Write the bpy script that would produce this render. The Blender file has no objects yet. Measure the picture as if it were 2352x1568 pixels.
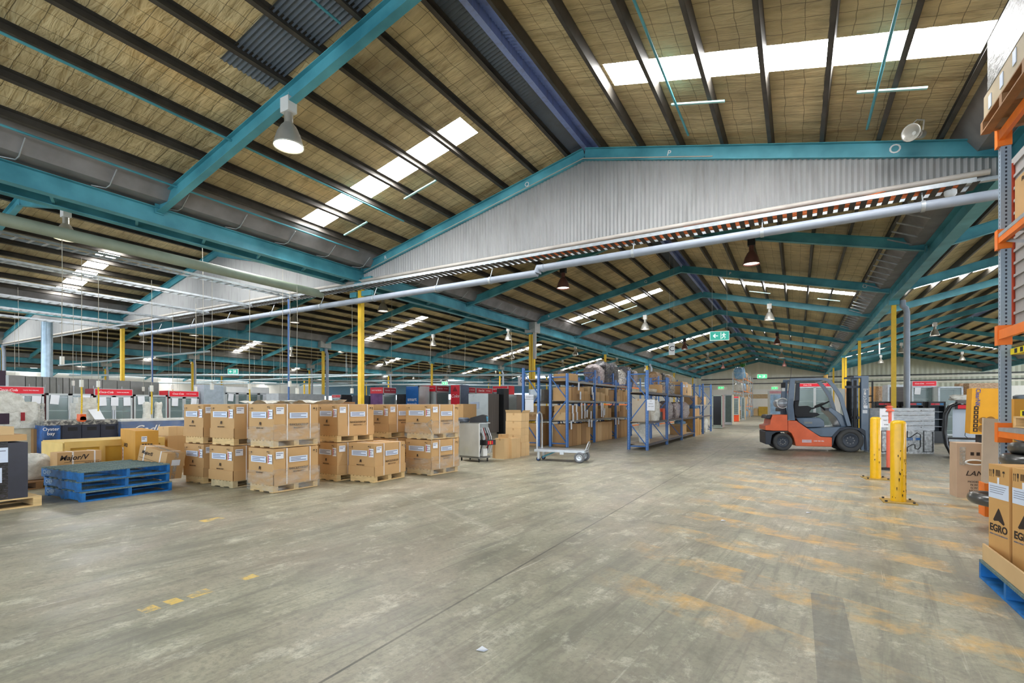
import bpy, bmesh, math, random
from mathutils import Vector, Matrix, Euler
R=math.radians; PI=math.pi
sc=bpy.context.scene; COL=sc.collection
# ---------------------------------------------------------------- camera, world, exposure
FPX=1140.1; YAW=0.521095; HOR=931.1; HCAM=1.407; CX=1176.0
cam=bpy.data.cameras.new('camera'); co=bpy.data.objects.new('camera',cam); COL.objects.link(co); sc.camera=co
co.location=(0,0,HCAM); co.rotation_euler=(PI/2,0,YAW)
cam.sensor_fit='HORIZONTAL'; cam.sensor_width=36; cam.lens=36*FPX/2352
cam.shift_x=0; cam.shift_y=(HOR-784)/2352; cam.clip_start=.05; cam.clip_end=400
w=bpy.data.worlds.new('sky'); sc.world=w; w.use_nodes=True
bg=w.node_tree.nodes['Background']; bg.inputs[0].default_value=(.80,.90,1,1); bg.inputs[1].default_value=2.6
SKYLIGHT=34.0
vs=sc.view_settings; vs.view_transform='Standard'; vs.look='None'; vs.exposure=.40; vs.gamma=1; vs.use_curve_mapping=False
cy=sc.cycles; cy.max_bounces=7; cy.diffuse_bounces=5; cy.glossy_bounces=3; cy.transmission_bounces=6; cy.transparent_max_bounces=16
cy.sample_clamp_indirect=6; cy.use_denoising=True; cy.caustics_reflective=False; cy.caustics_refractive=False
try: cy.use_light_tree=True
except Exception: pass
rnd=random.Random(7)
# ---------------------------------------------------------------- where the camera's rays land (used for measuring positions only)
_S,_C=math.sin(YAW),math.cos(YAW)
def ray(u,v):
    r=(u-CX)/FPX; return (-_S+r*_C,_C+r*_S,-(v-HOR)/FPX)
def onz(u,v,z=0.0):
    d=ray(u,v); t=(z-HCAM)/d[2]; return Vector((t*d[0],t*d[1],z))
def onY(u,v,Y):
    d=ray(u,v); t=Y/d[1]; return Vector((t*d[0],Y,HCAM+t*d[2]))
def onX(u,v,X):
    d=ray(u,v); t=X/d[0]; return Vector((X,t*d[1],HCAM+t*d[2]))
def atd(u,v,dep):
    d=ray(u,v); return Vector((dep*d[0],dep*d[1],HCAM+dep*d[2]))
def reach(P,a,u):
    """length from P along floor angle a (rad) to the vertical plane seen at column u"""
    k=(u-CX)/FPX; e=(math.cos(a),math.sin(a))
    f=lambda x,y:(x*_C+y*_S)-k*(-x*_S+y*_C)
    return -f(P[0],P[1])/f(e[0],e[1])
# ---------------------------------------------------------------- materials
MATS={}
def nt(name):
    m=bpy.data.materials.new(name); m.use_nodes=True; t=m.node_tree; return m,t,t.nodes['Principled BSDF']
def lin(c):
    return tuple(((x/255)/12.92 if x/255<=.04045 else ((x/255+.055)/1.055)**2.4) for x in c)
def mat(name,rgb,rough=.6,metal=0.0,var=.12,scale=6.0,bump=0.0,spec=.4,emit=None,es=0,alpha=1,dirt=None,coat=0,trans=0,stretch=None):
    """plain surface with soft noise in its colour; rgb is display 0-255"""
    if name in MATS: return MATS[name]
    m,t,b=nt(name); c=lin(rgb); N=t.nodes; L=t.links
    b.inputs['Roughness'].default_value=rough; b.inputs['Metallic'].default_value=metal
    b.inputs['Specular IOR Level'].default_value=spec
    if coat: b.inputs['Coat Weight'].default_value=coat
    if trans: b.inputs['Transmission Weight'].default_value=trans
    if emit is not None:
        b.inputs['Emission Color'].default_value=(*lin(emit),1); b.inputs['Emission Strength'].default_value=es
    if alpha<1: b.inputs['Alpha'].default_value=alpha
    if var>0:
        tc=N.new('ShaderNodeTexCoord'); mp=N.new('ShaderNodeMapping'); L.new(tc.outputs['Object'],mp.inputs[0])
        if stretch: mp.inputs['Scale'].default_value=stretch
        no=N.new('ShaderNodeTexNoise'); no.inputs['Scale'].default_value=scale; no.inputs['Detail'].default_value=4
        L.new(mp.outputs[0],no.inputs['Vector'])
        r=N.new('ShaderNodeValToRGB'); e=r.color_ramp.elements
        e[0].position=.3; e[1].position=.7
        lo=dirt if dirt is not None else None
        e[0].color=(*(lin(dirt) if dirt else tuple(x*(1-var) for x in c)),1); e[1].color=(*tuple(min(1,x*(1+var)) for x in c),1)
        L.new(no.outputs['Fac'],r.inputs[0]); L.new(r.outputs[0],b.inputs['Base Color'])
        if bump>0:
            bp=N.new('ShaderNodeBump'); bp.inputs['Strength'].default_value=bump; bp.inputs['Distance'].default_value=.02
            L.new(no.outputs['Fac'],bp.inputs['Height']); L.new(bp.outputs[0],b.inputs['Normal'])
    else: b.inputs['Base Color'].default_value=(*c,1)
    MATS[name]=m; return m
# steel, paint
TEAL=mat('teal_paint',(88,164,178),.45,var=.12,scale=1.3,dirt=(58,128,142))
TEAL_D=TEAL
PURL=mat('purlin_steel',(74,70,64),.6,metal=.2,var=.25,scale=3)
YEL=mat('yellow_paint',(232,190,48),.4,var=.08,scale=5)
GALV=mat('galvanised',(176,182,186),.4,metal=.45,var=.15,scale=9)
GREYPIPE=mat('grey_pvc',(146,154,166),.4,var=.08,scale=3)
WHITEPIPE=mat('white_pipe',(180,174,166),.5,var=.12,scale=3)
CREAMPIPE=mat('pipe_green_grey',(140,150,132),.55,var=.15,scale=2)
ALU=mat('aluminium',(196,200,204),.32,metal=.7,var=.08)
BLK=mat('black_plastic',(28,28,30),.5,var=.2)
DARK=mat('dark_steel',(58,58,60),.5,metal=.4,var=.2)
WHITE=mat('white_enamel',(225,226,224),.4,var=.04)
CONC=mat('grey_box_sheet',(165,165,158),.6,var=.12)
ORANGEC=mat('orange_cable',(205,110,60),.5,var=.1)
WIREM=mat('pale_cable',(176,170,156),.6,var=.05)
BLUEP=mat('blue_pole',(70,100,150),.5,var=.1)
BULB=mat('lamp_glow',(255,246,215),.5,var=0,emit=(255,246,205),es=26)
BULBD=mat('lamp_glow_dim',(255,240,220),.5,var=0,emit=(255,238,220),es=5)
ALUL=mat('lamp_reflector',(180,178,170),.35,metal=.5,var=.05)
BROWNL=mat('lamp_reflector_brown',(120,84,78),.4,metal=.3,var=.05)

def grid(N,L,coord,period,width):
    """1 near a line of that period"""
    a=N.new('ShaderNodeMath'); a.operation='DIVIDE'; L.new(coord,a.inputs[0]); a.inputs[1].default_value=period
    f=N.new('ShaderNodeMath'); f.operation='FRACT'; L.new(a.outputs[0],f.inputs[0])
    s=N.new('ShaderNodeMath'); s.operation='SUBTRACT'; L.new(f.outputs[0],s.inputs[0]); s.inputs[1].default_value=.5
    ab=N.new('ShaderNodeMath'); ab.operation='ABSOLUTE'; L.new(s.outputs[0],ab.inputs[0])
    g=N.new('ShaderNodeMath'); g.operation='LESS_THAN'; L.new(ab.outputs[0],g.inputs[0]); g.inputs[1].default_value=width/period/2
    return g.outputs[0]
def mixc(N,L,fac,a,b,bt='MIX'):
    m=N.new('ShaderNodeMix'); m.data_type='RGBA'; m.blend_type=bt
    if isinstance(fac,(int,float)): m.inputs['Factor'].default_value=fac
    else: L.new(fac,m.inputs['Factor'])
    for s,i in ((a,6),(b,7)):
        if isinstance(s,tuple): m.inputs[i].default_value=(*s[:3],1)
        else: L.new(s,m.inputs[i])
    return m.outputs[2]
def noise(N,L,vec,scale,detail=5,rough=.55,stretch=(1,1,1),dist=0):
    mp=N.new('ShaderNodeMapping'); mp.inputs['Scale'].default_value=stretch; L.new(vec,mp.inputs[0])
    n=N.new('ShaderNodeTexNoise'); n.inputs['Scale'].default_value=scale; n.inputs['Detail'].default_value=detail; n.inputs['Roughness'].default_value=rough
    n.inputs['Distortion'].default_value=dist; L.new(mp.outputs[0],n.inputs['Vector']); return n.outputs['Fac']
def ramp(N,L,fac,stops):
    r=N.new('ShaderNodeValToRGB'); e=r.color_ramp.elements
    while len(e)<len(stops): e.new(.5)
    for q,(p,c) in zip(e,stops): q.position=p; q.color=(*c,1) if not isinstance(c,(int,float)) else (c,c,c,1)
    L.new(fac,r.inputs[0]); return r.outputs[0]
def roof_mat():
    m,t,b=nt('roof_insulation'); N,L=t.nodes,t.links
    g=N.new('ShaderNodeNewGeometry'); P=g.outputs['Position']
    sp=N.new('ShaderNodeSeparateXYZ')
    # wobble so that wires sag
    nz=N.new('ShaderNodeTexNoise'); nz.inputs['Scale'].default_value=2.2; nz.inputs['Detail'].default_value=2; L.new(P,nz.inputs['Vector'])
    vm=N.new('ShaderNodeVectorMath'); vm.operation='SCALE'; L.new(nz.outputs['Color'],vm.inputs[0]); vm.inputs['Scale'].default_value=.09
    va=N.new('ShaderNodeVectorMath'); L.new(P,va.inputs[0]); L.new(vm.outputs[0],va.inputs[1]); L.new(va.outputs[0],sp.inputs[0])
    big=noise(N,L,P,.55,4,.6,(1,.6,1))
    base=ramp(N,L,big,[(.28,lin((132,124,102))),(.45,lin((160,150,122))),(.6,lin((184,172,140))),(.78,lin((190,166,122)))])
    streak=noise(N,L,P,2.6,4,.5,(.5,2.2,1))
    base=mixc(N,L,.62,base,ramp(N,L,streak,[(.22,lin((120,108,84))),(.42,lin((186,176,152))),(.62,lin((214,208,190)))]),'MULTIPLY')
    base=mixc(N,L,1.0,base,(1.95,1.95,1.95),'MULTIPLY')
    stain=noise(N,L,P,1.3,5,.65,(.5,1.6,1))
    base=mixc(N,L,ramp(N,L,stain,[(.56,0.0),(.74,.6)]),base,lin((104,78,40)))
    wx=grid(N,L,sp.outputs['X'],.30,.009); wy=grid(N,L,sp.outputs['Y'],.30,.010)
    mx=N.new('ShaderNodeMath'); mx.operation='MAXIMUM'; L.new(wx,mx.inputs[0]); L.new(wy,mx.inputs[1])
    mm=N.new('ShaderNodeMath'); mm.operation='MULTIPLY'; L.new(mx.outputs[0],mm.inputs[0]); mm.inputs[1].default_value=.7
    col=mixc(N,L,mm.outputs[0],base,lin((58,50,40)))
    L.new(col,b.inputs['Base Color']); b.inputs['Roughness'].default_value=.62; b.inputs['Specular IOR Level'].default_value=.3
    # folds run up the slope
    f1=noise(N,L,P,5.0,3,.55,(.28,1.5,1),.6)
    s=N.new('ShaderNodeMath'); s.operation='MULTIPLY_ADD'; L.new(big,s.inputs[0]); s.inputs[1].default_value=2.0; L.new(f1,s.inputs[2])
    bp=N.new('ShaderNodeBump'); bp.inputs['Strength'].default_value=.75; bp.inputs['Distance'].default_value=.09; L.new(s.outputs[0],bp.inputs['Height']); L.new(bp.outputs[0],b.inputs['Normal'])
    return m
ROOF=roof_mat()
def sky_mat():
    m,t,b=nt('skylight_panel'); N,L=t.nodes,t.links
    g=N.new('ShaderNodeNewGeometry'); sp=N.new('ShaderNodeSeparateXYZ'); L.new(g.outputs['Position'],sp.inputs[0])
    ln=grid(N,L,sp.outputs['Y'],.085,.03)
    nb=noise(N,L,g.outputs['Position'],9,3,.6,(1,3,1))
    th=ramp(N,L,nb,[(.44,1.0),(.52,0.0)])
    q=N.new('ShaderNodeMath'); q.operation='MULTIPLY'; L.new(ln,q.inputs[0]); L.new(th,q.inputs[1])
    col=mixc(N,L,q.outputs[0],(1,1,1),(.008,.008,.008))
    L.new(col,b.inputs['Emission Color']); b.inputs['Emission Strength'].default_value=SKYLIGHT
    b.inputs['Base Color'].default_value=(.8,.8,.78,1); b.inputs['Roughness'].default_value=.5
    return m
SKYP=sky_mat()
def sheet_mat(name,rgb,stain=(120,122,120),streak=.3):
    m,t,b=nt(name); N,L=t.nodes,t.links
    g=N.new('ShaderNodeNewGeometry'); P=g.outputs['Position']
    a=noise(N,L,P,.45,4,.6,(1,1,.5)); c=noise(N,L,P,9,3,.6,(1,1,.12))
    col=mixc(N,L,ramp(N,L,a,[(.35,0.0),(.7,.55)]),lin(rgb),lin(stain))
    col=mixc(N,L,ramp(N,L,c,[(.5,0.0),(.75,streak)]),col,lin((96,92,88)))
    L.new(col,b.inputs['Base Color']); b.inputs['Roughness'].default_value=.5; b.inputs['Metallic'].default_value=.15
    return m
GABLE=sheet_mat('zincalume_sheet',(162,163,162),(132,135,136))
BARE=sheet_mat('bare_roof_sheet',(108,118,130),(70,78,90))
RIDGEB=sheet_mat('ridge_cap_sheet',(140,160,215),(96,112,170))  # blue light on the ridge cap is put into this colour
CREAMW=sheet_mat('cream_wall_sheet',(244,240,222),(228,224,206),.06)
WHITEW=sheet_mat('white_wall_panel',(250,247,238),(238,234,224),.04)
GREENW=sheet_mat('green_grey_wall_sheet',(206,208,186),(180,184,162),.1)
def floor_mat():
    m,t,b=nt('worn_concrete'); N,L=t.nodes,t.links
    g=N.new('ShaderNodeNewGeometry'); P=g.outputs['Position']; sp=N.new('ShaderNodeSeparateXYZ'); L.new(P,sp.inputs[0])
    big=noise(N,L,P,.35,5,.6); mid=noise(N,L,P,1.6,8,.68,(1,.45,1),.5); fine=noise(N,L,P,26,5,.7)
    rot=N.new('ShaderNodeMapping'); rot.inputs['Rotation'].default_value=(0,0,.10); L.new(P,rot.inputs[0])
    scr=noise(N,L,rot.outputs[0],2.4,8,.72,(2.6,.22,1),.5)
    rot2=N.new('ShaderNodeMapping'); rot2.inputs['Rotation'].default_value=(0,0,-1.1); L.new(P,rot2.inputs[0])
    scr2=noise(N,L,rot2.outputs[0],1.8,7,.7,(2.4,.14,1),.3)
    col=ramp(N,L,big,[(.3,lin((128,125,110))),(.5,lin((154,151,134))),(.72,lin((172,167,146)))])
    col=mixc(N,L,.75,col,ramp(N,L,mid,[(.3,lin((150,150,144))),(.5,lin((216,216,210))),(.7,(1,1,.97))]),'MULTIPLY')
    col=mixc(N,L,ramp(N,L,scr,[(.40,.55),(.52,0.0)]),col,lin((96,93,84)))
    col=mixc(N,L,ramp(N,L,scr2,[(.58,0.0),(.74,.28)]),col,lin((206,204,190)))
    mot=noise(N,L,P,3.4,10,.78,(1,.7,1),.25); mot2=noise(N,L,P,.8,6,.65,(1,.6,1),.4)
    col=mixc(N,L,ramp(N,L,mot2,[(.44,0.0),(.64,.55)]),col,lin((150,138,122)))
    col=mixc(N,L,ramp(N,L,mot,[(.36,.6),(.47,0.0)]),col,lin((100,98,86)))
    col=mixc(N,L,ramp(N,L,mot,[(.54,0.0),(.68,.65)]),col,lin((200,198,180)))
    # thin tyre and drag scratches
    sc3=noise(N,L,rot.outputs[0],7,5,.6,(3.2,.10,1),.2)
    col=mixc(N,L,ramp(N,L,sc3,[(.60,0.0),(.68,.5)]),col,lin((104,98,86)))
    col=mixc(N,L,ramp(N,L,sc3,[(.27,.4),(.35,0.0)]),col,lin((204,202,188)))
    col=mixc(N,L,ramp(N,L,fine,[(.36,.5),(.52,0.0)]),col,lin((106,103,92)))
    # faded yellow hatching painted near the bollards
    def rng(o,a,bb):
        q=N.new('ShaderNodeMapRange'); q.interpolation_type='SMOOTHSTEP'; L.new(o,q.inputs[0]); q.inputs[1].default_value=a; q.inputs[2].default_value=bb; return q.outputs[0]
    def mul(*xs):
        r=xs[0]
        for x in xs[1:]:
            k=N.new('ShaderNodeMath'); k.operation='MULTIPLY'; L.new(r,k.inputs[0]); L.new(x,k.inputs[1]); r=k.outputs[0]
        return r
    X,Y=sp.outputs['X'],sp.outputs['Y']
    ad=N.new('ShaderNodeMath'); ad.operation='MULTIPLY_ADD'; L.new(X,ad.inputs[0]); ad.inputs[1].default_value=.45; L.new(Y,ad.inputs[2])
    wear=noise(N,L,P,2.6,9,.72)
    hatch=mul(grid(N,L,ad.outputs[0],.95,.42),rng(X,-1.6,-.9),rng(Y,3.0,3.8),rng(Y,15.5,13.5),ramp(N,L,wear,[(.45,0.0),(.66,.62)]))
    col=mixc(N,L,hatch,col,lin((206,158,70)))
    # small yellow dashes on the left and a patched strip
    d1=N.new('ShaderNodeMath'); d1.operation='MULTIPLY_ADD'; L.new(X,d1.inputs[0]); d1.inputs[1].default_value=-.35; L.new(Y,d1.inputs[2])
    def rect(x0,x1,y0,y1): return mul(_near(N,L,X,(x0+x1)/2,(x1-x0)/2),_near(N,L,Y,(y0+y1)/2,(y1-y0)/2))
    wr=ramp(N,L,noise(N,L,P,6,6,.7),[(.40,0.0),(.52,.8)])
    for rc_ in RECTY: col=mixc(N,L,mul(rect(*rc_),wr),col,lin((214,180,84)))
    col=mixc(N,L,mul(rect(*RECTD),ramp(N,L,noise(N,L,P,4,5),[(.3,.25),(.6,.6)])),col,lin((84,84,80)))
    # control joints of the slab
    jx=N.new('ShaderNodeMath'); jx.operation='ADD'; L.new(X,jx.inputs[0]); jx.inputs[1].default_value=2.1+3.0
    jy=N.new('ShaderNodeMath'); jy.operation='ADD'; L.new(Y,jy.inputs[0]); jy.inputs[1].default_value=-6.05+3.0
    J=N.new('ShaderNodeMath'); J.operation='MAXIMUM'; L.new(grid(N,L,jx.outputs[0],6.0,.018),J.inputs[0]); L.new(grid(N,L,jy.outputs[0],6.0,.012),J.inputs[1])
    jm=mul(J.outputs[0],ramp(N,L,noise(N,L,P,3,3),[(.3,.9),(.7,.5)]))
    col=mixc(N,L,jm,col,lin((66,64,58)))
    col=mixc(N,L,1.0,col,(1.42,1.42,1.40),'MULTIPLY')
    L.new(col,b.inputs['Base Color'])
    rg=ramp(N,L,mid,[(.3,.30),(.7,.55)]); L.new(rg,b.inputs['Roughness']); b.inputs['Specular IOR Level'].default_value=.45
    bp=N.new('ShaderNodeBump'); bp.inputs['Strength'].default_value=.12; bp.inputs['Distance'].default_value=.01; L.new(fine,bp.inputs['Height']); L.new(bp.outputs[0],b.inputs['Normal'])
    return m
RECTY=[(-3.95,-3.83,1.68,1.78),(-3.95,-3.83,1.84,1.93),(-3.95,-3.83,1.98,2.14),(-3.95,-3.85,2.40,2.52),(-6.34,-6.2,3.35,3.6)]
RECTD=(.09,.29,2.6,4.36)
def _near(N,L,o,c,w_):
    s=N.new('ShaderNodeMath'); s.operation='SUBTRACT'; L.new(o,s.inputs[0]); s.inputs[1].default_value=c
    a=N.new('ShaderNodeMath'); a.operation='ABSOLUTE'; L.new(s.outputs[0],a.inputs[0])
    l=N.new('ShaderNodeMath'); l.operation='LESS_THAN'; L.new(a.outputs[0],l.inputs[0]); l.inputs[1].default_value=w_; return l.outputs[0]
FLOORM=floor_mat()
# ---------------------------------------------------------------- mesh helpers
class MB:
    def __init__(s): s.v=[]; s.f=[]; s.mi=[]; s.k=0; s.sm=[]
    def add(s,vs,fs,smooth=False):
        o=len(s.v); s.v+= [tuple(x) for x in vs]
        for f in fs: s.f.append(tuple(i+o for i in f)); s.mi.append(s.k); s.sm.append(smooth)
        return s
    def mat(s,k): s.k=k; return s
    def box(s,c,d,rz=0,M=None):
        x,y,z=d[0]/2,d[1]/2,d[2]/2; vs=[Vector((a*x,b*y,e*z)) for e in(-1,1) for b in(-1,1) for a in(-1,1)]
        if M is None: M=Matrix.Rotation(rz,3,'Z') if rz else None
        vs=[(M@q if M else q)+Vector(c) for q in vs]
        return s.add(vs,[(0,2,3,1),(4,5,7,6),(0,1,5,4),(2,6,7,3),(0,4,6,2),(1,3,7,5)])
    def bx(s,x0,x1,y0,y1,z0,z1): return s.box(((x0+x1)/2,(y0+y1)/2,(z0+z1)/2),(x1-x0,y1-y0,z1-z0))
    def beam(s,p,q,wd,ht,up=(0,0,1)):
        """rectangular bar from p to q: width wd (sideways), height ht (along up)"""
        p,q=Vector(p),Vector(q); d=(q-p).normalized(); sd=d.cross(Vector(up))
        if sd.length<1e-5: sd=Vector((1,0,0))
        sd.normalize(); u=sd.cross(d); a,b=sd*wd/2,u*ht/2
        vs=[p-a-b,p+a-b,p+a+b,p-a+b,q-a-b,q+a-b,q+a+b,q-a+b]
        return s.add(vs,[(0,1,2,3),(7,6,5,4),(0,4,5,1),(1,5,6,2),(2,6,7,3),(3,7,4,0)])
    def ibeam(s,p,q,wd,ht,tf=.014,tw=.01,up=(0,0,1)):
        p,q=Vector(p),Vector(q); d=(q-p).normalized(); sd=d.cross(Vector(up)).normalized(); u=sd.cross(d)
        for o in (-(ht-tf)/2,(ht-tf)/2): s.beam(p+u*o,q+u*o,wd,tf,up)
        return s.beam(p,q,tw,ht-2*tf,up)
    def cyl(s,p,q,r,n=12,r2=None,cap=True,smooth=True):
        p,q=Vector(p),Vector(q); d=(q-p).normalized(); a=d.orthogonal().normalized(); b=d.cross(a); r2=r if r2 is None else r2
        vs=[];
        for P,rr in((p,r),(q,r2)):
            for i in range(n): t=2*PI*i/n; vs.append(P+a*rr*math.cos(t)+b*rr*math.sin(t))
        s.add(vs,[(i,(i+1)%n,n+(i+1)%n,n+i) for i in range(n)],smooth)
        if cap: s.add(vs,[tuple(range(n-1,-1,-1)),tuple(range(n,2*n))])
        return s
    def tube(s,pts,r,n=6,closed=False):
        pts=[Vector(p) for p in pts]; m=len(pts); rings=[]; a=None
        for i,p in enumerate(pts):
            t=(pts[(i+1)%m]-pts[i-1]) if closed else (pts[min(i+1,m-1)]-pts[max(i-1,0)])
            t.normalize()
            if a is None: a=t.orthogonal().normalized()
            a=(a-t*a.dot(t)); a=a.normalized() if a.length>1e-6 else t.orthogonal().normalized(); b=t.cross(a)
            rings.append([p+a*r*math.cos(2*PI*j/n)+b*r*math.sin(2*PI*j/n) for j in range(n)])
        vs=[q for g in rings for q in g]; fs=[]
        for i in range(m if closed else m-1):
            k=(i+1)%m
            for j in range(n): fs.append((i*n+j,i*n+(j+1)%n,k*n+(j+1)%n,k*n+j))
        s.add(vs,fs,True)
        if not closed: s.add(vs,[tuple(range(n-1,-1,-1)),tuple((m-1)*n+j for j in range(n))])
        return s
    def lathe(s,prof,c=(0,0,0),n=16,M=None,smooth=True):
        """prof: (r,z) list"""
        vs=[]; c=Vector(c)
        for r,z in prof:
            for i in range(n):
                q=Vector((r*math.cos(2*PI*i/n),r*math.sin(2*PI*i/n),z)); vs.append((M@q if M else q)+c)
        fs=[(k*n+i,k*n+(i+1)%n,(k+1)*n+(i+1)%n,(k+1)*n+i) for k in range(len(prof)-1) for i in range(n)]
        s.add(vs,fs,smooth)
        s.add(vs,[tuple(range(n-1,-1,-1)),tuple((len(prof)-1)*n+j for j in range(n))])
        return s
    def prism(s,poly,a,b,axis='y'):
        """extrude a 2D outline between a and b on axis; poly in (x,z) for y, (y,z) for x, (x,y) for z"""
        def P(p,t): return {'y':(p[0],t,p[1]),'x':(t,p[0],p[1]),'z':(p[0],p[1],t)}[axis]
        n=len(poly); vs=[P(p,a) for p in poly]+[P(p,b) for p in poly]
        fs=[(i,(i+1)%n,n+(i+1)%n,n+i) for i in range(n)]+[tuple(range(n-1,-1,-1)),tuple(range(n,2*n))]
        return s.add(vs,fs)
    def quad(s,a,b,c,d): return s.add([a,b,c,d],[(0,1,2,3)])
    def xf(s,M):
        s.v=[tuple(M@Vector(q)) for q in s.v]; return s
    def mesh(s,name,mats):
        me=bpy.data.meshes.new(name); me.from_pydata(s.v,[],s.f)
        for m in (mats if isinstance(mats,(list,tuple)) else [mats]): me.materials.append(m)
        me.polygons.foreach_set('material_index',s.mi); me.polygons.foreach_set('use_smooth',s.sm)
        bm=bmesh.new(); bm.from_mesh(me); bmesh.ops.recalc_face_normals(bm,faces=bm.faces); bm.to_mesh(me); bm.free()
        return me
    def build(s,name,mats,parent=None,loc=(0,0,0),rz=0):
        o=bpy.data.objects.new(name,s.mesh(name,mats)); COL.objects.link(o); o.location=loc; o.rotation_euler=(0,0,rz)
        if parent is not None: o.parent=parent
        return o
def tag(o,label,cat,group=None,kind=None):
    if label: o['label']=label
    if cat: o['category']=cat
    if group: o['group']=group
    if kind: o['kind']=kind
    return o
def struct(o): o['kind']='structure'; return o
def empty(name,loc=(0,0,0),rz=0,label=None,cat=None,group=None):
    o=bpy.data.objects.new(name,None); COL.objects.link(o); o.location=loc; o.rotation_euler=(0,0,rz); o.empty_display_size=.1
    return tag(o,label,cat,group)
def copy_tree(o,loc=None,rz=None,label=None,group=None,parent=None):
    c=o.copy(); COL.objects.link(c)
    if parent is not None: c.parent=parent
    if loc is not None: c.location=loc
    if rz is not None: c.rotation_euler=(0,0,rz)
    if label: c['label']=label
    if group: c['group']=group
    for ch in KIDS.get(o.name,()) or [x for x in o.children]: copy_tree(ch,parent=c)
    return c
KIDS={}
_tx={}
def text_mesh(txt,mt,size=1.0,bold=0.0,depth=.002,italic=0.0):
    k=(txt,mt.name,size,bold,italic)
    if k in _tx: return _tx[k]
    cu=bpy.data.curves.new('lettering','FONT'); cu.body=txt; cu.size=size; cu.align_x='CENTER'; cu.align_y='CENTER'; cu.extrude=depth; cu.offset=bold; cu.shear=italic
    cu.resolution_u=3
    o=bpy.data.objects.new('lettering',cu); me=bpy.data.meshes.new_from_object(o); me.materials.clear(); me.materials.append(mt)
    bpy.data.objects.remove(o); _tx[k]=me; return me
def text(name,txt,mt,parent,loc,size,facing='-y',bold=0.0,sx=1.0,roll=0,italic=0.0):
    """lettering standing on a face that looks along facing"""
    o=bpy.data.objects.new(name,text_mesh(txt,mt,1.0,bold,.0008/size,italic)); COL.objects.link(o)
    a={'-y':0,'+x':PI/2,'+y':PI,'-x':-PI/2}[facing] if isinstance(facing,str) else facing
    o.rotation_euler=(Matrix.Rotation(a,3,'Z')@Matrix.Rotation(PI/2,3,'X')@Matrix.Rotation(roll,3,'Z')).to_euler(); o.scale=(size*sx,size,size); o.location=loc
    if parent is not None: o.parent=parent
    return o
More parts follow.
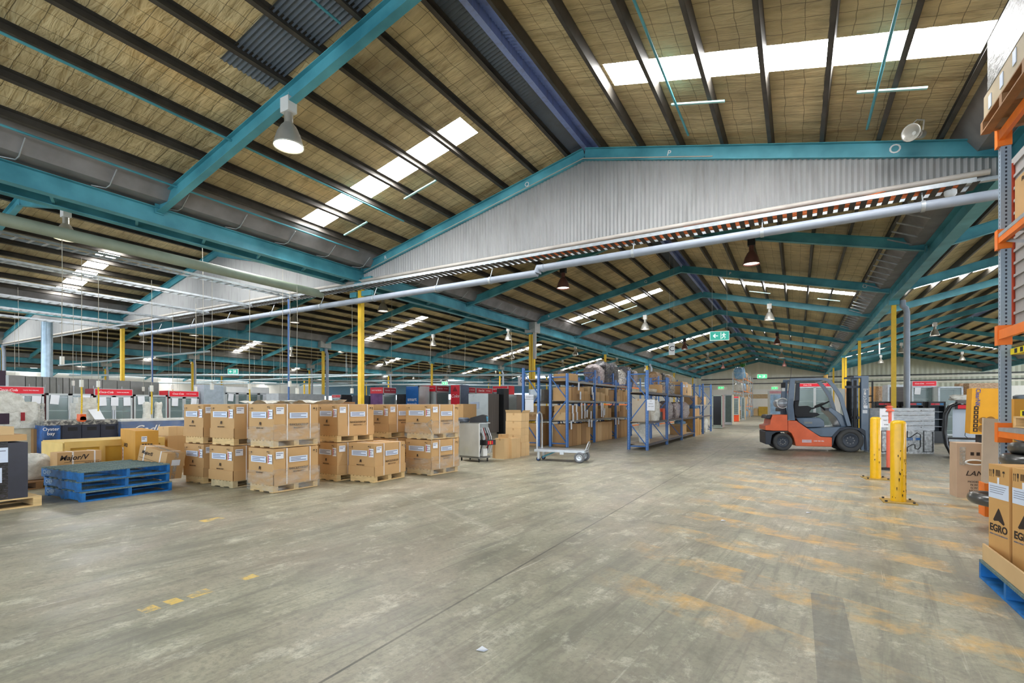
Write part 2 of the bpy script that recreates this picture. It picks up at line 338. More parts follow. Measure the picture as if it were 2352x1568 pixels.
# ================================================================ THE BUILDING
FY=lambda i:11.70+6.0*i           # frame positions
EAVE,RISE=5.704,1.834
VAL=[34.5,18.86,3.205,-12.447,-28.94,-45.79,-62.3,-78.8,-95.3]   # valley lines, right to left
SPN=['far right','right','main','second','third','fourth','fifth','sixth']
Y0,Y1=-6.3,78.4; NF=12
tag(MB().bx(-100,36,-9,79,-.2,0).build('floor',FLOORM),None,None,None,'structure')
def slope_z(x,xv,xm): return EAVE+RISE*(x-xv)/(xm-xv)
def ordinal(n): return ['first','second','third','fourth','fifth','sixth','seventh','eighth','ninth','tenth','eleventh','twelfth','thirteenth','fourteenth','fifteenth'][n]
SKYS=[(8.75,9.45),(26.75,27.45),(44.75,45.45),(62.75,63.45)]
nwin=[0]
for si in range(len(VAL)-1):
    xr,xl=VAL[si],VAL[si+1]; xm=(xr+xl)/2; nm=SPN[si]
    near=si in (1,2,3,4)
    for side,xv in (('left',xl),('right',xr)):
        sg=1 if side=='left' else -1; hw=abs(xm-xv); sc_=hw/7.826
        zz=lambda x,o: slope_z(x,xv,xm)+o
        xa,xb=xv+sg*.45,xm-sg*.52
        # insulated sheeting with openings left for the skylights
        s0,s1=xm-sg*6.15*sc_+0*sg, None
        if side=='left': k0,k1=xv+.05+.15,xm-1.70*sc_
        else: k0,k1=xv-.85,xm+1.52*sc_
        b=MB(); ys=[Y0]+[y for s in SKYS for y in s]+[Y1]
        def pl(xA,xB,ya,yb):
            b.add([(xA,ya,zz(xA,.5)),(xB,ya,zz(xB,.5)),(xB,yb,zz(xB,.5)),(xA,yb,zz(xA,.5)),(xA,ya,zz(xA,.53)),(xB,ya,zz(xB,.53)),(xB,yb,zz(xB,.53)),(xA,yb,zz(xA,.53))],
                  [(0,1,2,3),(7,6,5,4),(0,4,5,1),(1,5,6,2),(2,6,7,3),(3,7,4,0)])
        for j in range(len(ys)-1):
            if j%2==0: pl(xa,xb,ys[j],ys[j+1])
            else:
                if abs(xa-k0)>.01 and sg*(k0-xa)>0: pl(xa,k0,ys[j],ys[j+1])
                pl(k1,xb,ys[j],ys[j+1])
        struct(b.build('ceiling',ROOF))
        for ya,yb in SKYS:
            nwin[0]+=1; b=MB(); kk=k0 if sg*(k0-xa)>0 else xa
            n=8
            # corrugated translucent strip
            pts=[];m_=int((yb-ya)/.0425)
            for j in range(m_+1):
                y=ya+(yb-ya)*j/m_; dz=.012*(1 if j%2 else -1); pts.append((kk,y,zz(kk,.515)+dz)); pts.append((k1,y,zz(k1,.515)+dz))
            b.add(pts,[(2*j,2*j+1,2*j+3,2*j+2) for j in range(m_)])
            struct(b.build('window_%d'%nwin[0],SKYP))
        # bare sheet strip beside the ridge and its cap
        b=MB()
        if near:
            pts=[];y=Y0;j=0
            while y<FY(5):
                dz=.02*(1 if j%2 else -1); pts+= [(xb-sg*.02,y,zz(xb,.54)+dz),(xm+sg*.01,y,zz(xm,.56)+dz)]; y+=.045; j+=1
            b.add(pts,[(2*q,2*q+1,2*q+3,2*q+2) for q in range(j-1)])
            b.add([(xb,y,zz(xb,.54)),(xm,y,zz(xm,.56)),(xm,Y1,zz(xm,.56)),(xb,Y1,zz(xb,.54))],[(0,1,2,3)])
        else: b.add([(xb,Y0,zz(xb,.54)),(xm,Y0,zz(xm,.56)),(xm,Y1,zz(xm,.56)),(xb,Y1,zz(xb,.54))],[(0,1,2,3)])
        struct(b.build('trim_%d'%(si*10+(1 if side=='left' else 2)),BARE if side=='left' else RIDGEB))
        # purlins
        npur=8 if abs(hw-7.826)<.5 else 8
        for q in range(npur):
            x=xm-sg*(.52+ (hw-1.0)*(q/(npur-.55)))
            if q==0: x=xm-sg*.50
            z=zz(x,.395); b=MB(); t=Vector((sg*hw,0,RISE)).normalized(); nrm=Vector((-t.z,0,t.x))if sg>0 else Vector((t.z,0,-t.x*-1))
            c=Vector((x,0,z)); a=math.atan2(RISE,sg*hw) if sg>0 else -math.atan2(RISE,hw)
            M=Matrix.Rotation(-a,3,'Y') if sg>0 else Matrix.Rotation(-a,3,'Y')
            def cb(dx,dz,wx,wz): b.box(Vector((x,(Y0+Y1)/2,z))+M@Vector((dx,0,dz)),(wx,Y1-Y0,wz),M=M)
            cb(0,0,.008,.19); cb(sg*.035,-.091,.075,.008); cb(sg*.035,.091,.075,.008)
            o=b.build('roof_purlin',PURL)
            tag(o,'dark steel purlin, %s slope of %s bay, %s down from the ridge'%(side,nm,ordinal(q)),'purlin','roof purlins')
        # rafters, one per frame
        for i in range(-2,NF):
            if i<0 and not near: continue
            y=FY(i); off=.15; p=Vector((xv+sg*.10,y,slope_z(xv,xv,xm)+off)); q=Vector((xm,y,slope_z(xm,xv,xm)+off))
            o=MB().ibeam(p,q,.15,.30).build('roof_rafter',TEAL)
            if i==0: wh='on the gable wall line'
            elif i<0: wh='%s before the gable wall'%ordinal(-i-1)
            else: wh='%s behind the gable wall'%ordinal(i-1)
            tag(o,'teal rafter, %s slope of %s bay, %s'%(side,nm,wh),'rafter','teal roof rafters')
            if near and i>=-1:
                # bolted end plate
                pb=MB(); pb.bx(xv+sg*.09-.012,xv+sg*.09+.012,y-.09,y+.09,EAVE-.02,EAVE+.36); pb.build('end_plate',TEAL,o)
    # ridge cap roll and the steel ridge rail
    struct(MB().bx(xm-.08,xm+.04,Y0,Y1,EAVE+RISE+.36,EAVE+RISE+.57).build('trim_%d'%(si*10+3),RIDGEB))
# skirting flashing: valley gutters and twin valley beams
for vi,xv in enumerate(VAL[1:-1]):
    who=['right','main right','main left','second left','third left','fourth left','fifth left'][vi]
    b=MB(); b.prism([(xv-.75,EAVE+.66),(xv-.74,EAVE+.66),(xv-.42,EAVE+.20),(xv+.42,EAVE+.20),(xv+.74,EAVE+.66),(xv+.75,EAVE+.66),(xv+.44,EAVE+.19),(xv-.44,EAVE+.19)],Y0,Y1)
    struct(b.build('trim_%d'%(200+vi),mat('gutter_sheet',(132,130,130),.6,var=.2,scale=2)))
    for k,dx in (('near',.05),('far',-.62)) if vi==2 else (('single',0),):
        o=MB().ibeam((xv+dx,Y0,EAVE-.08),(xv+dx,Y1,EAVE-.08),.20 if vi==2 else .28,.38 if vi==2 else .46).build('valley_beam',TEAL)
        tag(o,'long teal steel %s beam along the %s roof valley'%({'near':'front','far':'rear','single':'deep'}[k],who),'beam','valley beams')
    if vi==2:
        for j in range(28):
            y=-.5+j*1.45
            o=MB().beam((xv+.0,y,EAVE-.20),(xv-.6,y+.25,EAVE-.20),.05,.05).build('brace',TEAL)
            tag(o,'short teal brace tying the two beams of the main left valley','brace','valley braces')
        # gutter straps
        b=None
        for j in range(20):
            y=.6+j*1.35
            o=MB().tube([(xv+.72,y,EAVE+.40),(xv+.42,y,EAVE+.15),(xv+.25,y,EAVE+.13),(xv+.12,y-.2,EAVE+.14)],.012,5).build('gutter_strap',GALV)
            tag(o,'grey steel strap under the main left valley gutter','strap','gutter straps')
for j in range(60):
    y=12.3+j*.75
    o=MB().beam((3.205-.98,y,EAVE+.42),(3.205-.42,y,EAVE+.19),.03,.03).build('gutter_strap',GALV); tag(o,'pale steel rung under the main right valley gutter','strap','gutter rungs of the main right valley')
# gable walls of corrugated steel at frame 0
for gi,(xr,xl) in enumerate(((3.205,-12.447),(-12.447,-28.94),(-28.94,-45.79))):
    xm=(xr+xl)/2; b=MB(); pts=[]; n=int((xr-xl-.3)/.0475); zb=5.40
    for j in range(n+1):
        x=xl+.15+(xr-xl-.3)*j/n; y=FY(0)+(.018 if j%2 else -.018); zt=EAVE+RISE*(1-abs(x-xm)/((xr-xl)/2))-.004
        pts+=[(x,y,zb),(x,y,zt)]
    b.add(pts,[(2*j,2*j+1,2*j+3,2*j+2) for j in range(n)])
    b.add([(p[0],p[1]+.004,p[2]) for p in pts],[(2*j+2,2*j+3,2*j+1,2*j) for j in range(n)])
    struct(b.build('wall_gable_%d'%(gi+1),GABLE))
    struct(MB().bx(xl+.1,xr-.1,FY(0)-.05,FY(0)+.05,zb-.06,zb).build('trim_%d'%(220+gi),GALV))
# far wall, left wall, right wall
def ribbed(x0,x1,y,z0,z1f,m,name,step=.19,amp=.03):
    b=MB(); n=int((x1-x0)/step/2)*2; pts=[]
    for j in range(n+1):
        x=x0+(x1-x0)*j/n; pts+=[(x,y+(amp if j%2 else 0),z0),(x,y+(amp if j%2 else 0),z1f(x))]
    b.add(pts,[(2*j,2*j+1,2*j+3,2*j+2) for j in range(n)]); return struct(b.build(name,m))
def roof_at(x):
    for i in range(len(VAL)-1):
        if VAL[i+1]<=x<=VAL[i]:
            xm=(VAL[i]+VAL[i+1])/2; return EAVE+.5+RISE*(1-abs(x-xm)/((VAL[i]-VAL[i+1])/2))
    return EAVE+.5
WY=78.0
ribbed(-12.4,3.2,WY,3.6,roof_at,CREAMW,'wall_back_1',.5,.05)
ribbed(3.2,34.4,WY,3.6,roof_at,GREENW,'wall_back_2',.24,.03)
ribbed(-36,-12.4,WY,3.6,roof_at,CREAMW,'wall_back_3',.5,.05)
struct(MB().bx(-36,34.4,WY-.06,WY+.14,0,3.7).build('wall_back_4',WHITEW))
struct(MB().bx(-95,-36,WY,WY+.2,0,2.6).build('wall_back_5',WHITEW))
struct(MB().bx(-95,-36,WY,WY+.2,3.6,6.2).build('wall_back_6',mat('blue_grey_wall',(120,160,190),.6)))
WINP=mat('daylight_glass',(230,240,255),.3,var=0,emit=(214,232,255),es=2.6)
for j in range(14):
    x=-94.6+j*4.2
    struct(MB().bx(x+.08,x+4.1,WY+.05,WY+.10,2.6,3.6).build('window_%d'%(100+j),WINP))
struct(MB().bx(-95.4,-95.2,Y0,WY,0,6.2).build('wall_left',WHITEW))
struct(MB().bx(34.5,34.7,Y0,WY,0,2.2).build('wall_right_1',GREENW)); struct(MB().bx(34.5,34.7,Y0,WY,5.0,6.4).build('wall_right_2',GREENW))
FILLR=mat('added_fill_sheet',(236,242,255),.3,var=0,emit=(232,240,255),es=9)  # emission added out of view to brighten the right side and far wall
for j in range(14):
    y=Y0+.2+j*6.0
    struct(MB().bx(34.55,34.60,y,min(y+5.9,WY),2.2,5.0).build('window_%d'%(200+j),FILLR))  # unseen glowing panel added as fill light
# rails and timber strip on the far wall
for z,m_,h_ in ((5.15,DARK,.12),(4.85,CREAMW,.2),(4.45,DARK,.1),(4.2,CREAMW,.16)):
    tag(MB().bx(-12.3,34,WY-.2,WY-.08,z,z+h_).build('wall_rail',m_),'long %s across the far end wall, %s of the pair'%('pale rail' if m_ is CREAMW else 'dark pipe','upper' if z>4.7 else 'lower'),'rail')
tag(MB().bx(-8.2,-2.6,WY-.12,WY-.04,2.4,3.0).build('timber_board',mat('plywood',(206,178,138),.7)),'plain timber board fixed low on the far end wall','board')
# columns
def column(x,y,label,wd=.2,top=5.25,double=False):
    t=empty('steel_column',(x,y,0),0,label,'column','yellow columns')
    MB().bx(-wd/2,wd/2,-wd/2,wd/2,0.012,top).build('shaft',YEL,t)
    MB().bx(-.2,.2,-.2,.2,0,.02).build('base_plate',YEL,t)
    MB().bx(-.16,.16,-.16,.16,top-.02,top+.18).build('cap',TEAL,t)
    if double: MB().bx(wd/2+.03,wd/2+.03+wd,-wd/2,wd/2,0,top).build('second_shaft',YEL,t)
    return t
def downpipe(x,y,label,r=.11,top=5.3,m=None,elbow=True,bot=0.0):
    t=MB(); pts=[(x,y,bot),(x,y,top-.35)]
    if elbow: pts+=[(x-.03,y,top-.22),(x-.12,y,top-.12),(x-.13,y,top+.1)]
    t.tube(pts,r,12); o=t.build('downpipe',m or GREYPIPE); return tag(o,label,'pipe','downpipes')
NMV={3.205:'main right',-12.447:'main left',-28.94:'second left',-45.79:'third left',-62.3:'fourth left',18.86:'right'}
for xv in (3.205,-12.447,-28.94,-45.79,-62.3,18.86):
    for i in range(0,NF,2):
        if xv==3.205 and i==0: continue
        if xv==18.86 and i<4: continue
        column(xv+(.0),FY(i),'yellow square steel column under the %s valley, %s in its row'%(NMV[xv],ordinal(i//2)),.145,5.25,double=(xv==-12.447 and i==2) or (xv==3.205 and i==6))
        if i==2 or (xv in(-12.447,-28.94) and i==6) or (xv==-45.79):
            if xv==-12.447 and i==2: continue
            downpipe(xv+.40,FY(i)+.02,'grey downpipe beside the %s yellow column of the %s valley'%(ordinal(i//2),NMV[xv]),.10 if xv>0 else .1)
            if xv<-20: tag(MB().bx(xv-.3,xv+.3,FY(i)-.45,FY(i)+.45,5.45,5.95).build('rain_head',CONC),'grey sheet rain head above the %s column of the %s valley'%(ordinal(i//2),NMV[xv]),'gutter box')
tag(MB().bx(-12.447-.2,-12.447+.42,FY(2)-.3,FY(2)+.3,5.3,5.85).build('rain_head',CONC),'grey sheet rain head above the double yellow column','gutter box')
o=MB().tube([(-12.447+.3,FY(2)-.1,3.9),(-12.447+.3,FY(2)-.1,5.3)],.1,12).build('downpipe',WHITEPIPE); tag(o,'short pale pipe dropping from the rain head onto the double yellow column','pipe')
# teal brackets on the nearest column
for z,nm_ in((5.42,'upper'),(4.98,'lower')):
    o=MB(); o.bx(-12.447-.42,-12.447-.12,FY(0)-.1,FY(0)+.02,z,z+.16); o.bx(-12.447+.12,-12.447+.55,FY(0)-.1,FY(0)+.02,z,z+.16)
    tag(o.build('bracket',TEAL),'teal %s bracket at the head of the nearest yellow column'%nm_,'bracket')
# ================================================================ SERVICES UNDER THE ROOF
def ph(n): return 'gable wall line' if n==0 else ''
# high bay lamps
def make_lamp(kind):
    t=empty('high_bay_lamp'); refl=BROWNL if kind=='brown' else ALUL
    MB().tube([(0,0,.98),(.02,0,.9),(0,0,.84)],.008,5).build('hanger',GALV,t)
    MB().bx(-.11,.11,-.09,.09,.60,.86).build('gear_box',BLK if kind=='brown' else WHITE,t)
    MB().cyl((0,0,.38),(0,0,.60),.075,12).build('neck',refl,t)
    MB().lathe([(.08,.42),(.13,.36),(.20,.22),(.255,.03),(.262,.0),(.25,.0),(.243,.03),(.19,.21),(.12,.34),(.07,.40)],n=20).build('reflector',refl,t)
    MB().cyl((0,0,.045),(0,0,.05),.235,20).build('lamp_glass',BULB if kind=='bright' else BULBD,t)
    return t
LAMPS={k:make_lamp(k) for k in('bright','dim','brown')}
used=set()
def lamp(x,y,z,kind,label):
    if kind in used: o=copy_tree(LAMPS[kind],(x,y,z),0)
    else: used.add(kind); o=LAMPS[kind]; o.location=(x,y,z)
    return tag(o,label,'lamp','high bay lamps under the roof')
LY=[5.7,17.7,29.7,41.7,53.7,65.7]
for bx,bn in ((0,'main'),(1,'second'),(2,'third'),(3,'fourth'),(-1,'right')):
    xm=[-4.62,-20.69,-37.36,-54.0,11.03][[0,1,2,3,-1].index(bx)]
    for s,dx in (('left',-3.25),('right',3.35)):
        for j,y in enumerate(LY):
            if bx==-1 and j<3 : continue
            if bx==0 and s=='right' and j==0: continue
            if bx==2 and j==0 and s=='left': continue
            k='bright' if j==0 else ('brown' if (j+bx)%2==1 and bx==0 else 'dim')
            zz_=5.95 if not(bx==0 and j==0) else 6.02
            lamp(xm+dx,y,zz_,k,'%s high bay lamp, %s row of %s bay, %s from the camera'%({'bright':'glowing','dim':'pale metal','brown':'brown'}[k],s,bn,ordinal(j)))
# services along the gable walls
gy=FY(0)-.22
o=MB()
o.cyl((-45,gy+.10,5.46),(2.9,gy+.10,5.46),.05,10); tag(o.build('conduit_pipe',WHITEPIPE),'long pale round pipe clamped along the foot of the corrugated gable walls','pipe')
def cable_tray(p,q,wd,label,m=GALV,step=.22,up=.06,rw=.055,rm=None):
    p,q=Vector(p),Vector(q); d=(q-p); L=d.length; d.normalize(); s=Vector((-d.y,d.x,0))*wd/2
    t=empty('cable_tray',p,0,label,'cable tray','cable trays'); q=q-p; Z=Vector((0,0,up/2))
    a=MB(); a.beam(s+Z,q+s+Z,.006,up); a.beam(-s+Z,q-s+Z,.006,up)
    a.beam(s*.93+Z*2,q+s*.93+Z*2,.02,.004); a.beam(-s*.93+Z*2,q-s*.93+Z*2,.02,.004); a.build('side_rails',m,t)
    b=MB(); n=int(L/step)
    for i in range(n+1): c=d*(i*L/n); b.beam(c-s,c+s,rw,.008)
    b.build('rungs',rm or m,t); return t
t=cable_tray((-28.9,gy-.24,5.14),(2.6,gy-.24,5.14),.42,'long perforated tray carrying cables along the main and second gable walls',step=.17,rw=.095,rm=PURL,up=.075)
o=MB()
for k in range(4):
    o.tube([(2.4-8.5*j/24,gy-.36+k*.07+.02*math.sin(j*1.7+k),5.175) for j in range(25)],.02,5)
tag(o.build('orange_cables',ORANGEC),'bundle of orange cables lying in the long tray under the main gable wall','cables',None,'stuff')
# drain pipe with jog and clips
py=gy-.42
PT=[(-25.6,py,4.61),(-5.62,py,4.71),(-5.42,py,4.82),(2.9,py,4.88)]
t=empty('drain_pipe',(0,0,0),0,'long grey plastic drain pipe with a jog, hung below the gable cable tray','pipe')
b=MB(); b.cyl(PT[0],PT[1],.088,14); b.build('lower_run',GREYPIPE,t)
b=MB(); b.cyl(PT[2],PT[3],.088,14); b.build('upper_run',GREYPIPE,t)
b=MB(); b.tube([PT[1],(-5.58,py,4.83),(-5.46,py,4.81),PT[2]],.10,14); b.build('offset_bend',GREYPIPE,t)
for x in [-24,-21.4,-18.9,-16.2,-13.6,-11.2,-8.8,-7.0,-3.2,-.6,1.9]:
    z=4.61+.10*(x+25.6)/20 if x<-5.6 else 4.82+.06*(x+5.4)/8.3
    c=MB(); c.tube([(x,py,z+.1),(x,py+.05,z+.22),(x,py+.1,z+.34)],.012,5); c.cyl((x-.03,py,z),(x+.03,py,z),.10,14); c.build('hanger_clip',GALV,t)
tag(MB().tube([(-2.2,gy+.1,5.40),(-1.2,gy+.06,5.33),(0,gy+.05,5.32),(1,gy+.06,5.36),(1.9,gy+.1,5.5)],.014,6).build('orange_cable',ORANGEC),'loose orange cable sagging across the right end of the gable wall','cable')
# thin conduit on the gable rafters
for xa,za,xb,zb_,lb in ((-12.2,5.70,-4.62,7.50,'left'),(-4.62,7.50,-1.6,6.80,'right')):
    tag(MB().cyl((xa,FY(0)-.10,za+.06),(xb,FY(0)-.10,zb_+.06),.012,6).build('conduit',WIREM),'thin pale conduit clipped to the %s rafter above the main gable wall'%lb,'conduit')
# grid letters painted on rafters
LET=mat('white_marking',(226,228,226),.6,var=0)
for ch,x,y,s in (('Q',-6.25,FY(0),.17),('R',-11.35,FY(0),.17),('P',-2.55,FY(0),.17),('O',1.6,FY(0),.24),('Q',-6.25,FY(2),.17),('R',-11.35,FY(2),.17),('P',-2.55,FY(2),.17),('O',2.3,FY(2),.2)):
    z=EAVE+RISE*(1-abs(x+4.62)/7.826)+.15
    o=text('grid_letter',ch,LET,None,(x,y-.012,z),s,'-y',bold=.01); o.rotation_euler[1]=0
    o.rotation_euler=(PI/2,(-.23 if x<-4.62 else .23),0)
    tag(o,'white letter %s painted on the %s rafter'%(ch,'gable wall' if y==FY(0) else 'second free standing'),'letter')
# cable trays across the second bay (parallel with the valleys) and one green pipe
tag(MB().cyl((-13.75,-2,5.12),(-13.75,11.2,5.12),.13,14).build('round_duct',CREAMPIPE),'long grey green round pipe beside the twin teal valley beams','pipe')
for i,(x,z) in enumerate(((-14.9,5.08),(-17.6,5.08),(-20.4,5.08),(-23.2,5.08),(-26.0,5.06),(-27.9,5.02))):
    cable_tray((x,-1.5,z),(x,11.1,z),.35,'ladder cable tray hung in the second roof bay, %s from the main valley'%ordinal(i),step=.26)
# loose wires hanging from the trays and power drops
PLUG=mat('white_plug',(222,220,210),.5,var=.05)
YCH=mat('yellow_chain',(226,186,40),.5,var=.35,scale=60)
REDO=mat('orange_plug',(226,96,40),.45,var=.08)
def drop(x,y,z0,z1,label,plug=None,m=WIREM,r=.007,lean=0):
    z0=max(z0,roof_at(x)-.3) if plug=='none' else z0
    t=empty('power_drop',(x,y,0),0,label,'hanging cable','hanging cables')
    MB().tube([(0,0,z0),(lean*.3+.015,0,(z0*2+z1)/3),(lean*.7-.015,0,(z0+z1*2)/3),(lean,0,z1)],r,5).build('cable',m,t)
    if plug in('white','chain','orange'): MB().bx(lean-.045,lean+.045,-.03,.03,z1-.18,z1).build('plug_box',PLUG,t)
    if plug in('chain','orange'): MB().tube([(lean,0,z1-.16),(lean+.02,0,z1-.5),(lean,0,z1-.85)],.02,6).build('chain',YCH,t)
    if plug=='orange':
        b=MB(); b.box((lean,0,z1-.93),(.2,.12,.15)); b.cyl((lean-.1,0,z1-.98),(lean+.1,0,z1-.98),.07,10); b.build('socket_block',REDO,t)
    return t
DR=[(-19.6,2.9,2.35,'orange'),(-20.3,2.0,2.25,'chain'),(-14.2,4.6,2.5,'white'),(-17.0,6.3,2.1,'chain'),(-15.5,5.4,2.05,'orange'),(-16.5,7.4,2.0,'chain'),(-14.8,8.2,2.05,'white'),(-15.2,9.6,2.1,'chain'),(-14.3,10.4,2.2,'white'),(-13.4,10.0,1.95,'white'),
    (-18.9,9.9,2.1,'white'),(-22.5,7.6,2.3,'white'),(-20.9,10.1,2.2,'chain'),(-24.1,10.5,2.2,'white'),(-13.2,12.0,2.0,'white')]
for i,(x,y,z1,p) in enumerate(DR):
    drop(x,y,5.1,z1,'thin hanging cable ending in a %s, %s of the left group'%({'white':'small white box','chain':'yellow chain','orange':'orange socket block'}[p],ordinal(i)),p)
rw=random.Random(3)
for i in range(46):
    x=rw.uniform(-60,-14.5); y=rw.uniform(2.5,34) if x<-30 else rw.uniform(1.5,30)
    drop(x,y,5.1,rw.uniform(2.0,3.2),'bare pale wire hanging from the trays in the left bays','none',lean=rw.choice((0,0,.12,-.1)))
for u,yy,nm_ in ((663,11.1,'in front of the second gable wall'),(350,11.2,'near the second valley column')):
    p=onY(u,700,yy); tag(MB().cyl((p.x,yy,1.45),(p.x,yy,5.1),.03,8).build('service_pole',BLUEP),'thin blue service pole hanging %s'%nm_,'pole')
# teal hanger bars and loose rods under the skylights
for i,(x0,x1,y,z) in enumerate(((-8.9,-7.85,9.85,0),(-11.2,-10.3,9.9,0),(-2.1,-1.15,9.85,0),(.85,1.75,9.85,0),(-8.9,-7.85,27.9,0),(-11.2,-10.3,27.9,0),(-2.1,-1.15,27.9,0),(.85,1.75,27.9,0))):
    f=lambda x: EAVE+RISE*(1-abs(x+4.62)/7.826)+.27
    o=MB().beam((x0,y,f(x0)),(x1,y,f(x1)),.05,.03).build('hanger_bar',mat('pale_teal',(150,200,200),.5)); tag(o,'pale teal bar hung between two purlins beside the %s skylight, %s slope'%('near' if y<12 else 'next','left' if x0<-5 else 'right'),'bar','hanger bars')
for i,(x,y0,y1) in enumerate(((-2.0,4.2,11.0),(1.1,4.2,11.0),(-9.6,-3,10.6),(-11.6,-5,10.8),(-6.2,-4,5.4))):
    z=EAVE+RISE*(1-abs(x+4.62)/7.826)+.22
    tag(MB().cyl((x,y0,z),(x,y1,z),.022,7).build('sprinkler_pipe',TEAL),'thin teal pipe run under the near roof, %s of five'%ordinal(i),'pipe','thin teal roof pipes')
# patch without insulation
b=MB(); zr=lambda x: EAVE+RISE*(x+12.447)/7.827
pts=[]; n=int(.95/.04)
for j in range(n+1):
    y=4.72+.95*j/n; dz=.015*(1 if j%2 else -1); pts+=[(-8.3,y,zr(-8.3)+.482+dz),(-5.6,y,zr(-5.6)+.482+dz)]
b.add(pts,[(2*j,2*j+1,2*j+3,2*j+2) for j in range(n)])
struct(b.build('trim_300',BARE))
# horn speaker, dome camera
def horn(loc,label,rz=0,tilt=0):
    t=empty('horn_speaker',loc,rz,label,'speaker')
    M=Matrix.Rotation(PI/2+tilt,3,'X')
    MB().lathe([(.03,-.12),(.05,-.1),(.055,.02),(.08,.08),(.14,.16),(.145,.17),(.125,.165),(.07,.09),(.03,.04)],n=18,M=M).build('horn',ALUL,t)
    MB().cyl(M@Vector((0,0,-.26)),M@Vector((0,0,-.1)),.07,14).build('driver',ALUL,t)
    MB().tube([(-.09,.05,.02),(-.1,.08,.2),(0,.08,.26),(.1,.08,.2),(.09,.05,.02)],.014,6).build('bracket',ALUL,t)
    return t
p=onY(2102,306,10.9); horn(p,'grey horn loudspeaker hanging under the roof near the O marked rafter',-.53,.2)
o=MB().lathe([(.09,.06),(.09,.0),(.075,-.03),(.045,-.06),(.01,-.07)],n=16); p=onY(2183,440,gy-.2); p.z-=.04; o=o.build('dome_camera',WHITE,None,p); tag(o,'small white dome camera under the cable tray near the rack','camera')
# signs
GRN=mat('sign_green',(60,170,150),.5,var=0,emit=(60,170,150),es=.45)
GRN2=mat('sign_bright_green',(60,200,120),.5,var=0,emit=(60,210,120),es=.9)
SW=mat('sign_white',(240,250,245),.5,var=0,emit=(240,250,245),es=.5)
def running(b,s,x0=0,z0=0,y=-.016):
    def q(pts): b.add([(x0+a*s,y,z0+c*s) for a,c in pts],[tuple(range(len(pts)))])
    q([(-.1,.38),(.0,.42),(.06,.34),(-.02,.28),(-.1,.3)]); q([(-.16,.22),(.08,.26),(.04,0),(-.1,-.02)]); q([(-.16,.22),(-.3,.08),(-.26,.02),(-.12,.14)])
    q([(.06,.24),(.24,.16),(.26,.06),(.06,.14)]); q([(-.1,0),(.04,0),(-.06,-.2),(-.26,-.4),(-.32,-.34),(-.16,-.16)]); q([(-.02,0),(.06,.0),(.2,-.2),(.12,-.42),(.05,-.4),(.1,-.2)])
def exit_sign(loc,wd,ht,label,double=False,arrow=True,drops=1.2,m=None,rz=0):
    t=empty('exit_sign',loc,rz,label,'sign')
    MB().bx(-wd/2,wd/2,-.015,.03,-ht/2,ht/2).build('sign_panel',m or GRN,t)
    MB().bx(-wd/2-.012,wd/2+.012,-.01,.035,-ht/2-.012,ht/2+.012).build('sign_frame',SW,t)
    b=MB(); s=ht*.85; running(b,s,wd*.24,0)
    b.add([(wd*.06,-.016,-ht*.4),(wd*.09,-.016,-ht*.4),(wd*.09,-.016,ht*.4),(wd*.06,-.016,ht*.4)],[(0,1,2,3)])
    if arrow: b.add([(-wd*.36,-.016,0),(-wd*.24,-.016,ht*.26),(-wd*.2,-.016,ht*.2),(-wd*.26,-.016,ht*.05),(-wd*.08,-.016,ht*.05),(-wd*.08,-.016,-ht*.05),(-wd*.26,-.016,-ht*.05),(-wd*.2,-.016,-ht*.2),(-wd*.24,-.016,-ht*.26)],[tuple(range(9))])
    b.build('pictogram',SW,t)
    if drops:
        drops=roof_at(loc[0])-loc[2]-ht/2-.02
        c=MB(); c.cyl((-wd*.4,0,ht/2),(-wd*.4,0,ht/2+drops),.005,4); c.cyl((wd*.4,0,ht/2),(wd*.4,0,ht/2+drops),.005,4); c.build('hanging_wires',WIREM,t)
    return t
exit_sign(atd(1652.5,771,17.2),.60,.29,'green exit sign with arrow and running figure hanging over the main aisle',drops=2.6,rz=.25)
exit_sign(atd(535,853,26),.5,.25,'small green exit sign hanging in the left bays near a yellow column',drops=1,rz=.6)
exit_sign(atd(1021.5,880,40),.45,.22,'small green exit sign on two long wires above the red fridges',drops=2.4,rz=.4,m=GRN2)
exit_sign(atd(1750.5,864,60),1.05,.45,'bright green exit sign hanging high in front of the far wall',drops=2.6,m=GRN2,rz=.3)
exit_sign(Vector((onY(1779,891,WY-.1).x,WY-.12,onY(1779,891,WY-.1).z)),.75,.3,'small green exit sign fixed on the far wall',drops=0,m=GRN2)
exit_sign(Vector((onY(1656,890,WY-.1).x,WY-.12,onY(1656,890,WY-.1).z)),.75,.3,'pale blue green exit sign on the far wall behind the racks',drops=0,m=GRN2)
def letter_sign(loc,ch,label,wd=.18,ht=.42,drops=1.6,rz=.2):
    t=empty('aisle_sign',loc,rz,label,'sign'); MB().bx(-wd/2,wd/2,-.01,.01,-ht/2,ht/2).build('sign_panel',SW if 0 else WHITE,t)
    if ch: text('lettering',ch,BLK,t,(0,-.012,0),ht*.6,'-y')
    drops=roof_at(loc[0])-loc[2]-ht/2-.02
    b=MB(); b.cyl((-wd*.35,0,ht/2),(-wd*.35,0,ht/2+drops),.004,4); b.cyl((wd*.35,0,ht/2),(wd*.35,0,ht/2+drops),.004,4); b.build('hanging_wires',WIREM,t); return t
letter_sign(atd(1543,801,17.2),'C','white aisle sign with the letter C hanging on two wires',.2,.42,1.6)
letter_sign(atd(1199,875,30),'C','far white aisle sign with the letter C above the steel cabinets',.5,.55,.5)
letter_sign(atd(2020,800,24),'','narrow blank white sign seen edge on near the tall yellow column',.06,.55,1.6)
